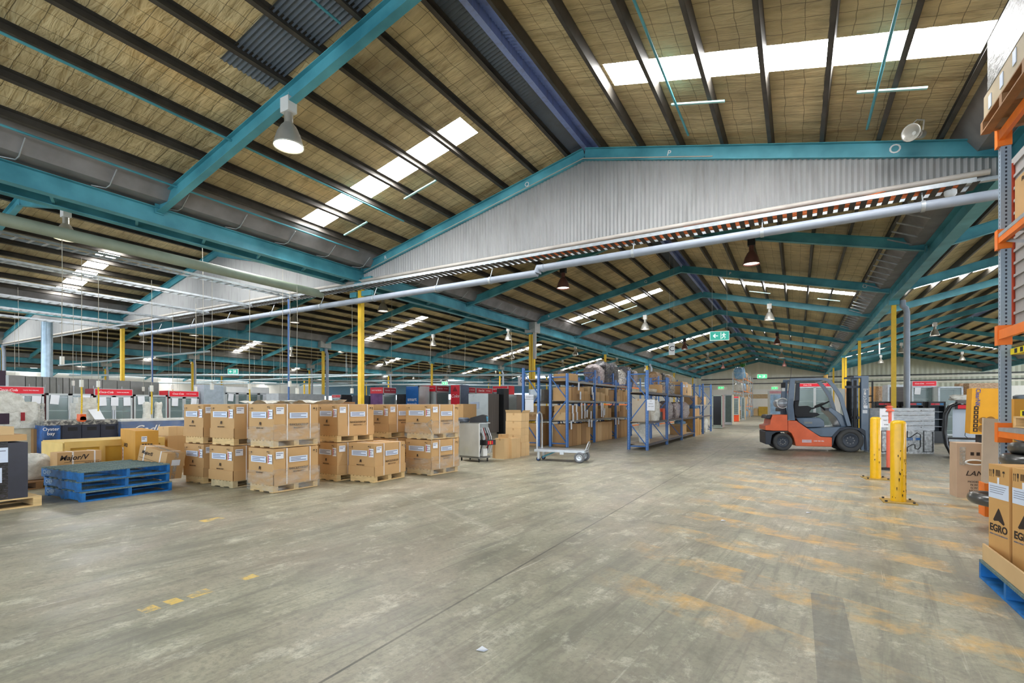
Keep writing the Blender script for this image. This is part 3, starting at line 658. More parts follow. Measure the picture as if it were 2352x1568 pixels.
# spiral duct, far left
o=MB().cyl((-30.4,9.3,0),(-30.4,9.3,5.3),.21,20); tag(o.build('round_duct',mat('spiral_duct',(170,190,205),.3,metal=.5,var=.1)),'wide shiny grey round duct rising in the left bays','duct')
o=MB(); o.bx(-46.15,-45.5,11.2,11.6,0,5.1); tag(o.build('wall_post',mat('slate_post',(90,130,150),.5)),'blue grey box post at the left edge of the picture','post')
# white service pipes in the far left bays
WP2=mat('pale_blue_pipe',(190,206,214),.5,var=.05)
for i,(a,c,z,r) in enumerate((((-60,20),(-14,46),4.3,.09),((-62,24),(-16,62),3.8,.07),((-58,30),(-30,30.5),4.0,.06),((-56,34),(-13.5,70),4.4,.06),((-50,16),(-29.5,16.2),4.55,.06),((-60,40),(-30,40.5),4.1,.06),((-66,50),(-34,52),4.3,.08))):
    b=MB(); b.cyl((a[0],a[1],z),(c[0],c[1],z),r,8)
    for q in (.15,.5,.85):
        hx,hy=a[0]+(c[0]-a[0])*q,a[1]+(c[1]-a[1])*q; b.cyl((hx,hy,z),(hx,hy,roof_at(hx)-.02),.012,4)
    tag(b.build('service_pipe',WP2),'pale service pipe crossing the far left bays, %s of seven from the near side'%ordinal(i),'pipe','pale service pipes')
# ================================================================ GOODS ON THE FLOOR: materials
CARD=mat('cardboard',(198,158,108),.75,var=.06,scale=2.5)
CARDL=mat('cardboard_light',(212,178,130),.75,var=.06,scale=2.5)
CARDD=mat('cardboard_dark',(168,130,88),.75,var=.08,scale=2.5)
CARDY=mat('cardboard_yellow',(206,150,60),.7,var=.05,scale=2.5)
TAPE=mat('packing_tape',(186,148,100),.3,var=.08)
PAPER=mat('paper',(232,234,240),.6,var=.03)
LABL=mat('label_blue_white',(214,224,242),.5,var=.04)
INK=mat('print_ink',(52,40,34),.7,var=0)
INKG=mat('print_grey',(120,124,140),.7,var=0)
REDINK=mat('print_red',(190,60,70),.6,var=0)
STRAP=mat('white_strap',(232,224,218),.4,var=.04)
WOOD=mat('pallet_wood',(218,186,132),.75,var=.16,scale=5,stretch=(1,1,6))
WOODW=mat('pallet_wood_weathered',(196,178,140),.8,var=.22,scale=6)
WOODD=mat('old_wood',(150,112,76),.8,var=.2,scale=5)
CREW=mat('crate_wood',(218,186,110),.7,var=.1,scale=3)
PLYY=mat('crate_plywood',(204,166,66),.65,var=.12,scale=3)
BLUE=mat('pallet_blue',(24,118,196),.6,var=.2,scale=7,dirt=(30,84,130))
BLUEW=mat('pallet_blue_worn',(112,128,122),.75,var=.2,scale=14,dirt=(70,96,104),stretch=(1,6,1))
RACKB=mat('rack_blue',(52,104,172),.45,var=.1,scale=5)
SHELF=mat('shelf_board',(170,152,130),.7,var=.12,scale=4)
SHELFE=mat('shelf_beam_grey',(150,148,140),.5,var=.1)
SHELFD=mat('shelf_beam_dark',(86,82,84),.5,var=.15)
RED=mat('cola_red',(204,32,44),.4,var=.04)
REDD=mat('cola_red_dark',(150,26,38),.45,var=.06)
SS=mat('stainless',(200,204,202),.35,metal=.4,var=.08,scale=3)
SSD=mat('stainless_dark',(128,128,124),.4,metal=.5,var=.12,scale=3)
GREYC=mat('cabinet_grey',(124,126,122),.5,var=.08)
FRAME=mat('fridge_frame',(186,190,190),.4,metal=.3,var=.06)
DARKIN=mat('fridge_interior',(96,112,108),.6,var=.15)
GLASS=mat('fridge_glass',(150,172,172),.12,var=.15,spec=.8,alpha=.38)
BLKG=mat('black_gloss',(20,22,26),.22,var=.1,spec=.6)
NAVY=mat('navy_panel',(44,48,62),.4,var=.1)
CADB=mat('wrapped_blue',(64,96,148),.3,var=.3,scale=3,spec=.7)
def film(name,rgb,alpha,rough=.15,sc_=9,metal=0,bump=1.0,dark=None,lo=.35,hi=.6,st=2.4):
    """crinkled stretch film"""
    if name in MATS: return MATS[name]
    m,t,b=nt(name); N,L=t.nodes,t.links; tc=N.new('ShaderNodeTexCoord')
    f=noise(N,L,tc.outputs['Object'],sc_,6,.7,(1,1,st),.35)
    col=ramp(N,L,f,[(lo,lin(dark or tuple(x*.7 for x in rgb))),(hi,lin(rgb))]); L.new(col,b.inputs['Base Color'])
    b.inputs['Roughness'].default_value=rough; b.inputs['Metallic'].default_value=metal; b.inputs['Specular IOR Level'].default_value=.9
    b.inputs['Alpha'].default_value=alpha
    if alpha<1: L.new(ramp(N,L,f,[(.42,alpha*.35),(.62,min(1,alpha*1.5))]),b.inputs['Alpha'])
    bp=N.new('ShaderNodeBump'); bp.inputs['Strength'].default_value=bump; bp.inputs['Distance'].default_value=.05; L.new(f,bp.inputs['Height']); L.new(bp.outputs[0],b.inputs['Normal'])
    MATS[name]=m; return m
CLEAR=film('clear_wrap',(236,236,230),.13,sc_=4); CLEARH=film('clear_wrap_heavy',(214,210,200),.5,sc_=9,dark=(180,174,162),st=1.2)
BLKW=film('black_wrap',(92,88,96),1,.14,13,bump=.9,dark=(12,11,16),lo=.5,hi=.62,st=7); FOIL=film('silver_foil',(236,240,243),1,.3,5,.1,bump=.6,dark=(190,197,204),st=4)  # black wrap: pale streaks paint its glints into the colour
MILK=film('milky_wrap',(228,226,216),1,.22,6,bump=.8,dark=(196,192,180),st=1.3); BROWNW=film('brown_wrapped',(182,150,116),1,.25,10,dark=(128,96,66))
SILV=film('metallised_bag',(200,186,184),1,.2,9,.55,dark=(100,88,90)); BLUEFILM=film('blue_wrap',(150,196,226),1,.25,7,dark=(80,130,180))
# ---------------------------------------------------------------- builders
_m={}
def shared(key,fn,mats):
    if key not in _m: b=fn(); _m[key]=b.mesh(key[0],mats)
    return _m[key]
def link(name,me,parent=None,loc=(0,0,0),rz=0):
    o=bpy.data.objects.new(name,me); COL.objects.link(o); o.location=loc; o.rotation_euler=(0,0,rz)
    if parent is not None: o.parent=parent
    return o
def fit(u,v,ul,ur,vt=None,z=0.0,rz=0.0,W=None,L=None):
    """size a floor-standing box from its near corner; local x runs to -W, y to +L"""
    P=onz(u,v,z); W=W or reach(P,PI+rz,ul); L=L or reach(P,PI/2+rz,ur)
    d=-P.x*_S+P.y*_C; top=HCAM-(vt-HOR)/FPX*d if vt is not None else None
    return P,W,L,(top-z if top is not None else None)
def pallet(loc,W,L,label,rz=0,hz=.125,m=None,along='x',name='timber_pallet',group='timber pallets'):
    """local x from -W to 0, y from 0 to L; bearers run along x"""
    m=m or WOOD; t=empty(name,loc,rz,label,'pallet',group)
    k=(round(W,2),round(L,2),hz,m.name)
    def deck(z0,nb,bw):
        b=MB()
        for i in range(nb):
            y=(L-bw)*i/(nb-1); b.bx(-W,0,y,y+bw,z0,z0+.018)
        return b
    def deck2(z0,nb,bw):
        b=MB()
        for i in range(nb):
            x=-W+(W-bw)*i/(nb-1); b.bx(x,x+bw,0,L,z0,z0+.018)
        return b
    link('top_deck',shared(('top_deck',)+k,lambda:deck2(hz-.018,7,W/8.5),m),t)
    link('bottom_deck',shared(('bottom_deck',)+k,lambda:deck2(0.002,3,.10),m),t)
    for i in range(3):
        y=(L-.09)*i/2
        link('bearer',shared(('bearer',)+k,lambda:MB().bx(-W,0,0,.09,.02,hz-.018),m),t,(0,y,0))
    return t
def symbols(parent,facing,x,z,s,which='up glass'):
    """two arrows and a glass, umbrella, as on shipping cartons"""
    b=MB()
    def P(a,c): return (x+a*s,-.0022,z+c*s) if facing=='-y' else (.0022,x+a*s,z+c*s)
    def poly(p): b.add([P(*q) for q in p],[tuple(range(len(p)))])
    if 'up' in which:
        for ox in (0,.5):
            poly([(ox-.03,-.4),(ox+.03,-.4),(ox+.03,.2),(ox-.03,.2)]); poly([(ox-.14,.18),(ox+.14,.18),(ox,.45)])
        poly([(-.2,-.5),(.7,-.5),(.7,-.44),(-.2,-.44)])
    if 'glass' in which:
        o=1.2; poly([(o-.2,.45),(o+.2,.45),(o+.16,.1),(o+.03,-.02),(o-.03,-.02),(o-.16,.1)]); poly([(o-.03,0),(o+.03,0),(o+.03,-.4),(o-.03,-.4)]); poly([(o-.15,-.45),(o+.15,-.45),(o+.15,-.38),(o-.15,-.38)])
    if 'umb' in which:
        o=0; poly([(o-.4,.1),(o-.25,.32),(o,.42),(o+.25,.32),(o+.4,.1)]); poly([(o-.02,.1),(o+.03,.1),(o+.03,-.4),(o-.02,-.4)]); 
        poly([(.7,.4),(.95,.4),(.95,.0),(.7,.0)]); poly([(.65,-.1),(1,-.1),(1,-.2),(.65,-.2)]); poly([(.7,-.25),(.95,-.25),(.95,-.45),(.7,-.45)])
    return b.build('handling_symbols',INK,parent)
def sheet_label(parent,facing,x,z,wd,ht,lines=3,m=None,red=False,name='paper_label'):
    b=MB()
    def q(a0,a1,c0,c1,k,e):
        b.mat(k)
        if facing=='-y': b.bx(x+a0,x+a1,-e,-e+.001,z+c0,z+c1)
        elif facing=='-x': b.bx(-e,-e+.001,x+a0,x+a1,z+c0,z+c1)
        else: b.bx(e-.001,e,x+a0,x+a1,z+c0,z+c1)
    q(-wd/2,wd/2,-ht/2,ht/2,0,.003)
    for i in range(lines):
        c=ht*(.28-.26*i) ; q(-wd*.42,wd*(.42-.3*(i%2)),c-.006,c+.006,1,.0042)
    if red: q(-wd*.42,-wd*.25,-ht*.4,ht*.4,2,.0044)
    return b.build(name,[m or LABL,INKG,REDINK],parent)
def machine_carton(loc,label,W=.66,L=.84,Hh=.58,rz=0,wrap=False):
    """tall-sided machine carton: tray, sleeve, two straps, labels and print"""
    t=empty('machine_carton',loc,rz,label,'carton','machine cartons on pallets')
    k=(round(W,2),round(L,2),round(Hh,2))
    def sleeve():
        b=MB(); b.bx(-W+.012,-.012,.012,L-.012,.0,Hh); b.mat(1).bx(-W/2-.03,-W/2+.03,.01,L-.01,Hh,Hh+.001); return b
    link('sleeve',shared(('sleeve',)+k,sleeve,[CARD,TAPE]),t)
    def tray():
        b=MB(); h=.17
        b.bx(-W,0,0,.012,0,h); b.bx(-W,0,L-.012,L,0,h); b.bx(-W,-W+.012,0,L,0,h); b.bx(-.012,0,0,L,0,h); return b
    link('tray',shared(('tray',)+k,tray,CARD),t)
    def strap():
        b=MB(); y=0; w_=.018
        b.bx(.001,.004,y-w_/2,y+w_/2,0,Hh+.004); b.bx(-W-.004,.004,y-w_/2,y+w_/2,Hh,Hh+.004); b.bx(-W-.004,-W-.001,y-w_/2,y+w_/2,0,Hh); return b
    sm=shared(('strap',)+k,strap,STRAP)
    link('strap',sm,t,(0,L*.28,0)); link('strap',sm,t,(0,L*.79,0))
    sheet_label(t,'-y',-W*.56,Hh*.70,W*.58,Hh*.17,3)
    sheet_label(t,'-y',-W*.12,Hh*.72,W*.17,Hh*.26,3,PAPER,True)
    f=lambda o: (o.location.__setattr__('x',0),o)[1]
    o=sheet_label(t,'+x',L*.53,Hh*.68,L*.40,Hh*.16,3); o2=sheet_label(t,'+x',L*.13,Hh*.82,L*.16,Hh*.19,2,PAPER)
    symbols(t,'-y',-W*.93,Hh*.86,.055,'up glass'); symbols(t,'-y',-W*.22,Hh*.90,.05,'umb'); symbols(t,'+x',L*.88,Hh*.86,.06,'umb')
    text('lettering','RANCILIOGROUP',INK,t,(.003,L*.535,Hh*.42),.052,'+x',bold=.008,sx=.85)
    text('lettering','MADE IN ITALY',INK,t,(.003,L*.535,Hh*.33),.03,'+x',bold=.01)
    text('lettering','MADE IN ITALY',INK,t,(-W*.52,-.003,Hh*.33),.028,'-y',bold=.02)
    b=MB(); s=.05; cx_,cz=-W*.52,Hh*.45; b.add([(cx_-s*.5,-.003,cz-s*.5),(cx_-s*.2,-.003,cz+s*.6),(cx_+s*.4,-.003,cz+s*.6),(cx_+s*.5,-.003,cz-s*.5),(cx_+s*.2,-.003,cz-s*.5),(cx_,-.003,cz+.0),(cx_-s*.3,-.003,cz-s*.5)],[tuple(range(7))]); b.build('emblem',INK,t)
    if wrap:
        b=MB(); b.bx(.006,.008,-.01,L+.01,-.10,.26); b.bx(-W*1.01,.006,-.010,-.008,-.10,.22); b.build('stretch_film',CLEAR,t)
    return t
def carton(loc,W,L,Hh,label,rz=0,m=None,cat='box',name='cardboard_box',group=None,tape=True,flaps=False):
    b=MB(); b.bx(-W,0,0,L,0,Hh)
    b.mat(1)
    if tape:
        b.bx(-W/2-.025,-W/2+.025,-.001,L+.001,Hh-.06,Hh+.001); b.bx(-.0005,.001,L*.5-.002,L*.5+.002,0,Hh)
    o=b.build(name,[m or CARD,TAPE],None,loc,rz)
    if flaps:
        f=MB(); f.add([(-W,0,Hh),(0,0,Hh),(0.0,-.04,Hh+.09),(-W,-.04,Hh+.09)],[(0,1,2,3)]); f.add([(0,0,Hh),(0,L,Hh),(.05,L,Hh+.08),(.05,0,Hh+.08)],[(0,1,2,3)]); f.build('flap',CARDL,o)
    return tag(o,label,cat,group)
# ---------------------------------------------------------------- machine cartons in their stacks
PH=.125
def unit_stack(u,v,n,names,W=.66,L=.84,rz=0,wrap=False,jit=(0,0)):
    P=onz(u,v,PH)
    for k in range(n):
        z=k*(PH+.595); dx=jit[0]*k; dy=jit[1]*k
        x,y=P.x+dx,P.y+dy
        pm=WOODW if (u>500 and u<560 and k==0) else WOOD
        pallet((x-.035,y+.02,z+.002),W-.08,L-.02,'timber pallet under the %s'%names[k],rz,PH-.002,pm)
        machine_carton((x,y,z+PH+.001),names[k][0].upper()*0+names[k],W,L,.585,rz,wrap)
unit_stack(627.6,1116,2,['lower machine carton of the front stack, beside the blue pallets gap','upper machine carton of the front stack wrapped in film'],.70,.86,R(-1),True,(-.02,.02))
unit_stack(534.9,1105.4,2,['lower machine carton, second stack from the left','upper machine carton, second stack from the left'],.69,.86,R(2),False,(-.02,.03))
unit_stack(467,1095.8,2,['lower machine carton of the leftmost stack','upper machine carton of the leftmost stack'],.62,.84,R(2),False,(-.01,.0))
unit_stack(774.2,1091,2,['lower machine carton behind the single carton','upper machine carton just right of the wrapped front stack'],.66,.84,R(-6),False,(-.02,.03))
unit_stack(860.4,1094.3,1,['single machine carton standing alone before the others'],.66,.86,R(2))
unit_stack(893,1072,2,['lower machine carton half hidden in the back row','upper yellowish machine carton in the back row'],.66,.84,R(-4))
unit_stack(990.8,1078.8,2,['lower machine carton of the rightmost stack','upper machine carton of the rightmost stack with torn film'],.74,.86,R(-4),True)
P=onz(990.8,1078.8,PH); b=MB(); b.tube([P+Vector((.02,.0,.95)),P+Vector((.05,-.05,1.0)),P+Vector((-.1,-.03,.92))+Vector((0,0,0)),P+Vector((.03,-.02,.75)),P+Vector((.02,-.02,.5))],.012,5)
tag(b.build('film_strand',CLEARH),'twisted strand of clear film tied around the rightmost carton stack','film')
# pale loose film lying on the tops of the stacks
for (u,v,w_,lb) in ((500,1100,1.5,'left'),(600,1108,1.5,'middle')):
    P=onz(u,v,0); q=MB(); n=14
    vs=[];rr=random.Random(int(u))
    for i in range(n+1):
        for j in range(5): vs.append((P.x-w_*.6+w_*i/n,P.y+.9+j*.14,1.452+rr.random()*.05+.03*math.sin(i)))
    q.add(vs,[(i*5+j,(i+1)*5+j,(i+1)*5+j+1,i*5+j+1) for i in range(n) for j in range(4)],True)
    tag(q.build('plastic_sheet',MILK),'crumpled clear plastic sheet behind the tops of the %s carton stacks'%lb,'plastic sheet')
p=onz(601,905,0) if 0 else None
# far row behind the stacks: slatted pallet timber seen over the tops
o=MB().bx(-10.6,-9.9,7.4,9.1,1.40,1.50); tag(o.build('plank_panel',WOODD),'flat timber panel lying behind the machine cartons','panel')
carton((-9.9,7.3,0),.9,1.9,1.40,'large plain carton behind the left machine cartons under the timber panel')
# ---------------------------------------------------------------- blue pallets
def blue_pallet(loc,W,L,label,rz=0):
    hz=.148; t=empty('blue_pallet',loc,rz,label,'pallet','blue pallets')
    b=MB()
    for i in range(7):
        x=-W+(W-.1)*i/6; b.bx(x,x+.1,0,L,hz-.02,hz)
    b.build('top_deck',BLUEW,t); b=MB()
    b.bx(-.12,0,0,L,.0,.02); b.bx(-W,-W+.12,0,L,0,.02); b.bx(-W/2-.07,-W/2+.07,0,L,0,.02); b.build('bottom_deck',BLUE,t)
    for y in (0,L/2-.02,L-.045): MB().bx(-W,0,y,y+.045,.02,hz-.02).build('bearer',BLUE,t)
    for y in (0.045,L/2-.06,L-.105): pass
    text('lettering','CHEP',mat('chep_white',(176,204,226),.6,var=.1),t,(-W*.84,-.002,.075),.085,'-y',bold=.02,sx=1.3)
    return t
P,W,L,_=fit(188,1154,103,395,z=0,rz=R(1))
NM=['bottom','middle','top']
for k in range(3): blue_pallet((P.x+[0,-.05,.0][k],P.y+[0,-.03,-.02][k],.001+k*.149),W,L,'%s blue pallet of the stack of three near the left'%NM[k],R(1+[0,-1.5,1][k]))
# ---------------------------------------------------------------- black wrapped load on a timber pallet at the left edge
P=onz(96,1160.6,0)
pallet((P.x+.0,P.y-1.2,.001),1.15,1.2,'timber pallet at the left edge under the black wrapped load',0,.14)
t=empty('wrapped_load',(P.x-.02,P.y-1.2,.142),0,'pallet load wrapped in shiny black film with taped papers','wrapped load')
b=MB(); b.bx(-1.1,-.0,-.05,.86,0,.78); b.build('black_wrapping',BLKW,t)
b=MB(); b.bx(-1.05,.0,.86,1.06,0,.76); b.build('dark_carton',mat('navy_carton',(26,28,44),.35,var=.3,spec=.6),t)
for (y,z,w_,h_,m_) in ((.62,.60,.28,.20,LABL),(.56,.33,.28,.2,LABL),(.55,.16,.24,.09,mat('yellow_label',(206,220,40),.5,var=.03)),(.6,.67,.16,.035,mat('yellow_label2',(222,200,40),.5,var=.03))):
    sheet_label(t,'+x',y+.1,z,w_,h_,2,m_)
text('lettering','FRAGILE',INK,t,(.006,.65,.16),.045,'+x',bold=.02)
x0,y0=P.x-.02,P.y-1.2
carton((x0+.0,y0+.35,.925),.6,.70,.085,'lower flat carton on top of the black wrapped load',m=CARD)
carton((x0+.0,y0+.30,1.012),.6,.62,.11,'upper flat carton on top of the black wrapped load',m=CARDL)
# ---------------------------------------------------------------- timber crate, cartons beside it
CX0=-12.75
P0=onz(98,1097); W=reach(P0,0,147); P=Vector((P0.x+W,P0.y,0)); L=reach(P,PI/2,378); Hc=HCAM-(1013-HOR)/FPX*(-P0.x*_S+P0.y*_C)
t=empty('timber_crate',(P.x,P.y,0.10),0,'long open plywood and timber crate lying behind the blue pallets','crate')
Hc-=.10
b=MB(); b.bx(-W,-.02,.02,L-.02,0,Hc-.02); b.build('plywood_panels',PLYY,t)
for y in (0,.0+L*.32,L*.60,L-.09): MB().bx(-.02,.012,y,y+.09,0,Hc).build('batten',CREW,t)
b=MB(); b.bx(-.02,.014,0,L,Hc-.10,Hc); b.bx(-W,.014,0,L,Hc,Hc+.02); b.build('top_rail',CREW,t)
MB().bx(-W,0,-.02,.0,0,Hc).build('end_board',CREW,t)
pallet((P.x-.05,P.y+.1,.0),W-.1,1.4,'timber pallet under the long timber crate',0,.1)
# Major/V carton
P=onz(131.4,1073,.0); zt=.47
Pm=Vector((-11.35,3.95,0))
Pm=onz(131.4,1040,.60); W=.20; L=reach(Pm,PI/2,233)
t=empty('strapped_carton',(Pm.x,Pm.y,.12),0,'low strapped carton printed Major/V in front of the timber crate','carton')
MB().bx(-.30,0,0,L,0,.48).build('carton_body',CARD,t)
for y in(L*.34,L*.84): MB().bx(-.302,.003,y-.012,y+.012,0,.483).build('strap',STRAP,t)
text('lettering','Major/V',INK,t,(.003,L*.36,.38),.12,'+x',bold=.02,italic=.25); text('lettering','MADE IN ITALY',INK,t,(.003,L*.8,.28),.035,'+x')
MB().bx(.001,.003,L*.15,L*.95,.305,.311).build('printed_line',INK,t)
pallet((Pm.x,Pm.y,0),.3,L,'low timber pallet under the Major/V carton',0,.118)
# LANCER carton
P=onz(310.7,989.7,.78); P=Vector((P.x*.735,P.y*.735,0)); # nearer along the same sight line, standing on the floor
dd=(-P.x*_S+P.y*_C); zt=HCAM-(989.7-HOR)/FPX*dd
rz=R(-14); Wl=reach(P,PI+rz,277); Ll=reach(P,PI/2+rz,364)
t=empty('tall_carton',(P.x,P.y,0),rz,'tall carton printed LANCER beside the timber crate end','carton')
MB().bx(-Wl,0,0,Ll,0,zt).build('carton_body',CARDY,t)
MB().bx(-Wl,0,-.003,-.001,0,zt).build('shaded_face_print',CARDD,t) if 0 else None
text('lettering','LANCER',INK,t,(-Wl*.62,-.004,zt*.68),.10,'-y',bold=.02,italic=.3); sheet_label(t,'-y',-Wl*.82,zt*.48,.11,.26,3,PAPER,True)
sheet_label(t,'+x',Ll*.38,zt*.84,Ll*.24,.10,2,PAPER)
for k in range(4): MB().bx(.001,.003,Ll*(.28+.12*k),Ll*(.37+.12*k),zt*.66,zt*.75).build('printed_icon',INK,t)
# tilted Major/S carton leaning on the blue pallets
A=onz(384.9,1040.8,.62)
Pm=Vector((-8.95,4.75,0)); 
def tilted_box(a,bp,c,h_,name,label,m):
    pass
d0=8.5
A=atd(384.9,1041,d0); 
xdir=(atd(324,1022,d0+.22)-A); xdir.normalize()
L1=.80; W1=.36; Hh=.46
ydir=(atd(420.3,1037.5,d0+.33)-A); W1=min(.5,ydir.length); ydir.normalize()
L1=(atd(324,1022,d0+.22)-A).length+.18
L1-=.16; X_=-xdir; zdir=X_.cross(ydir).normalized(); ydir=zdir.cross(X_).normalized()
M4=Matrix(((X_.x,ydir.x,zdir.x,0),(X_.y,ydir.y,zdir.y,0),(X_.z,ydir.z,zdir.z,0),(0,0,0,1)))
t=empty('strapped_carton',A,0,'strapped carton printed Major/S leaning at a slant beside the blue pallets','carton')
t.rotation_euler=M4.to_euler()
MB().bx(-L1,0,0,W1,-Hh,0).build('carton_body',CARD,t)
MB().bx(-L1,.002,W1*.42,W1*.62,-Hh,.003).build('packing_tape',CLEARH,t)
for x in (-L1*.22,-L1*.80): MB().bx(x-.012,x+.012,-.004,W1+.003,-Hh,.004).build('strap',STRAP,t)
MB().bx(.003,.006,W1*.3,W1*.75,-.22,-.12).build('paper_label',PAPER,t)
MB().bx(-L1*.95,-.05,-.004,-.002,-.205,-.20).build('printed_line',INK,t)
text('lettering','Major/S',INK,t,(-L1*.70,-.004,-.10),.085,'-y',bold=.02,italic=.25)
# cartons behind, left of the leftmost machine stack
P,W,L,H2=fit(385,1078,378,432,1001,z=0,rz=0,W=.5); carton((P.x,P.y,.1),.5,L,H2-.1,'large carton on a pallet left of the machine carton stacks'); pallet((P.x,P.y,0),.5,L,'timber pallet under the large carton left of the stacks',0,.1)
carton((P.x,P.y+.02,H2+.001),.45,L*.8,.2,'smaller carton on top of the large carton left of the stacks',m=CARDL)
# ================================================================ RACKS
def perf_mat(name,rgb,hole):
    m,t,b=nt(name); N,L=t.nodes,t.links; tc=N.new('ShaderNodeTexCoord'); sp=N.new('ShaderNodeSeparateXYZ'); L.new(tc.outputs['Object'],sp.inputs[0])
    g=grid(N,L,sp.outputs['Z'],.05,.026)
    def small(o,wd):
        a=N.new('ShaderNodeMath'); a.operation='ABSOLUTE'; L.new(o,a.inputs[0]); c=N.new('ShaderNodeMath'); c.operation='LESS_THAN'; L.new(a.outputs[0],c.inputs[0]); c.inputs[1].default_value=wd; return c.outputs[0]
    mx=N.new('ShaderNodeMath'); mx.operation='MAXIMUM'; L.new(small(sp.outputs['X'],.010),mx.inputs[0]); L.new(small(sp.outputs['Y'],.010),mx.inputs[1])
    q=N.new('ShaderNodeMath'); q.operation='MULTIPLY'; L.new(g,q.inputs[0]); L.new(mx.outputs[0],q.inputs[1])
    L.new(mixc(N,L,q.outputs[0],lin(rgb),lin(hole)),b.inputs['Base Color']); b.inputs['Roughness'].default_value=.45; b.inputs['Metallic'].default_value=.1
    return m
POSTB=perf_mat('rack_post_blue',(52,104,172),(170,196,226)); POSTG=perf_mat('rack_post_grey',(150,166,182),(40,46,60))
ORG=mat('rack_orange',(236,122,36),.45,var=.06)
def rack(x0,x1,ys,levels,top,label,post=POSTB,br=RACKB,beam=SHELFE,board=SHELF,pw=.08,bt=.07,skip=(),tops=None,boards=True):
    t=empty('shelving_rack',(x1,ys[0],0),0,label,'rack','blue shelving racks' if post is POSTB else None)
    D=x1-x0
    for i,y in enumerate(ys):
        tp=(tops or {}).get(i,top); f=empty('upright_frame',(0,y-ys[0],0)); f.parent=t
        for xx in (0,-D):
            link('post',shared(('post',pw,tp,post.name),lambda:MB().bx(-pw/2,pw/2,-pw/2,pw/2,0.004,tp),post),f,(xx,0,0))
        def braces():
            b=MB(); n=max(3,int(tp/.75)); zs=[.12+ (tp-.24)*k/n for k in range(n+1)]
            b.beam((0,0,zs[0]),(-D,0,zs[0]),.03,.035); b.beam((0,0,zs[-1]),(-D,0,zs[-1]),.03,.035)
            for k in range(n): b.beam((0 if k%2 else -D,0,zs[k+1]) ,(-D if k%2 else 0,0,zs[k]),.025,.035,up=(0,1,0))
            return b
        link('bracing',shared(('bracing',round(D,2),tp,br.name),braces,br),f)
    for j,z in enumerate(levels):
        for i in range(len(ys)-1):
            if (j,i) in skip: continue
            a,c=ys[i]-ys[0]+pw/2,ys[i+1]-ys[0]-pw/2
            MB().bx(-.025,.025,a,c,z-bt,z).build('shelf_beam',beam,t); MB().bx(-D-.025,-D+.025,a,c,z-bt,z).build('shelf_beam',beam,t)
            if boards: MB().bx(-D+.02,-.02,a,c,z-.02,z+.002).build('shelf_board',board,t)
    return t
ry=lambda X,Y,us:[Y+reach((X,Y),PI/2,u) for u in us]
# near brown-shelf rack (A), its neighbour further left (B) and the aisle rack (C)
A1=-6.70; AY=[15.4]+ry(A1,15.4,(1365,1414,1449)); 
rack(A1-.62,A1,AY,(.91,1.58,2.26),2.49,'blue rack full of cartons with hanging papers, behind the platform trolley')
B1=-7.72; BY=[15.3,18.3,21.3]
rack(B1-.60,B1,BY,(.91,1.55,2.32),2.72,'taller blue rack at the left end of the shelving, with a paper notice')
C1=-4.07; CYs=[15.6]+ry(C1,15.6,(1531.7,1565.4,1594,1614.4,1632.8))
rack(C1-.58,C1,CYs,(.20,.90,1.84),2.52,'blue aisle rack nearest the camera with the lowest shelf empty',beam=SHELFD,skip=((0,3),(0,4),(2,3),(2,4)),tops={1:2.42,2:2.35,3:2.4,4:2.5,5:2.55})
for y0,z in((CYs[3],1.45),): 
    t=empty('shelf_level',(C1,y0,z),0,'grey steel shelf at the far end of the blue aisle rack','shelf'); MB().bx(-.55,.02,.05,CYs[5]-CYs[3]-.05,-.05,0).build('board',SHELFE,t)
# cartons on rack A
rc=random.Random(11)
def fill(x1,ys,z,zmax,hs,ls,wmin,name,mats=(None,),start=0,printed=False,dup=True):
    y=ys[0]+.1; k=0
    while y<ys[-1]-.35:
        L=rc.uniform(*ls); h=min(rc.uniform(*hs),zmax); 
        if any(abs(q-y-L/2)<L/2+.05 for q in ys[1:-1]): 
            q=[q for q in ys[1:-1] if abs(q-y-L/2)<L/2+.05][0]; y=q+.06
            if y+L>ys[-1]-.05: break
        m=rc.choice([CARD,CARDL,CARD,CARDD]); 
        carton((x1-.02+rc.uniform(-.03,.01),y,z),wmin+rc.uniform(0,.06),L-.015,h,'%s, %s from the near end'%(name,ordinal(min(k,14))),m=m,group=name)
        o=COL.objects[-1] if False else None
        if dup and h<zmax*.55 and rc.random()<.85:
            h2=min(rc.uniform(*hs),zmax-h-.02)
            if h2>.08: carton((x1-.03,y+.01,z+h+.001),wmin,L-.04,h2,'upper %s, %s from the near end'%(name,ordinal(min(k,14))),m=rc.choice([CARD,CARDL]),group='upper '+name)
        y+=L; k+=1
fill(A1,AY,.005,.80,(.74,.78),(.40,.46),.5,'tall carton on the floor level of the carton rack')
fill(A1,AY,.915,.52,(.2,.5),(.28,.45),.5,'carton on the lower shelf of the carton rack')
fill(A1,AY,1.585,.55,(.22,.5),(.25,.42),.5,'carton on the middle shelf of the carton rack')
carton((A1+.0,AY[0]+.2,2.265),.6,.75,.24,'single carton on the top shelf of the carton rack')
carton((A1+.03,AY[0]-.36+.3,.0+.004) if 0 else (B1,BY[0]+.15,.005),.5,.9,.78,'tall carton on the floor of the taller left rack')
fill(B1,BY,.915,.5,(.18,.3),(.35,.5),.45,'dark carton on the lower shelf of the left rack')
carton((B1,BY[0]+.2,1.56),.5,1.1,.42,'pale steel cabinet lying on the middle shelf of the left rack',m=GALV,tape=False,name='steel_cabinet',cat='cabinet')
tg=0
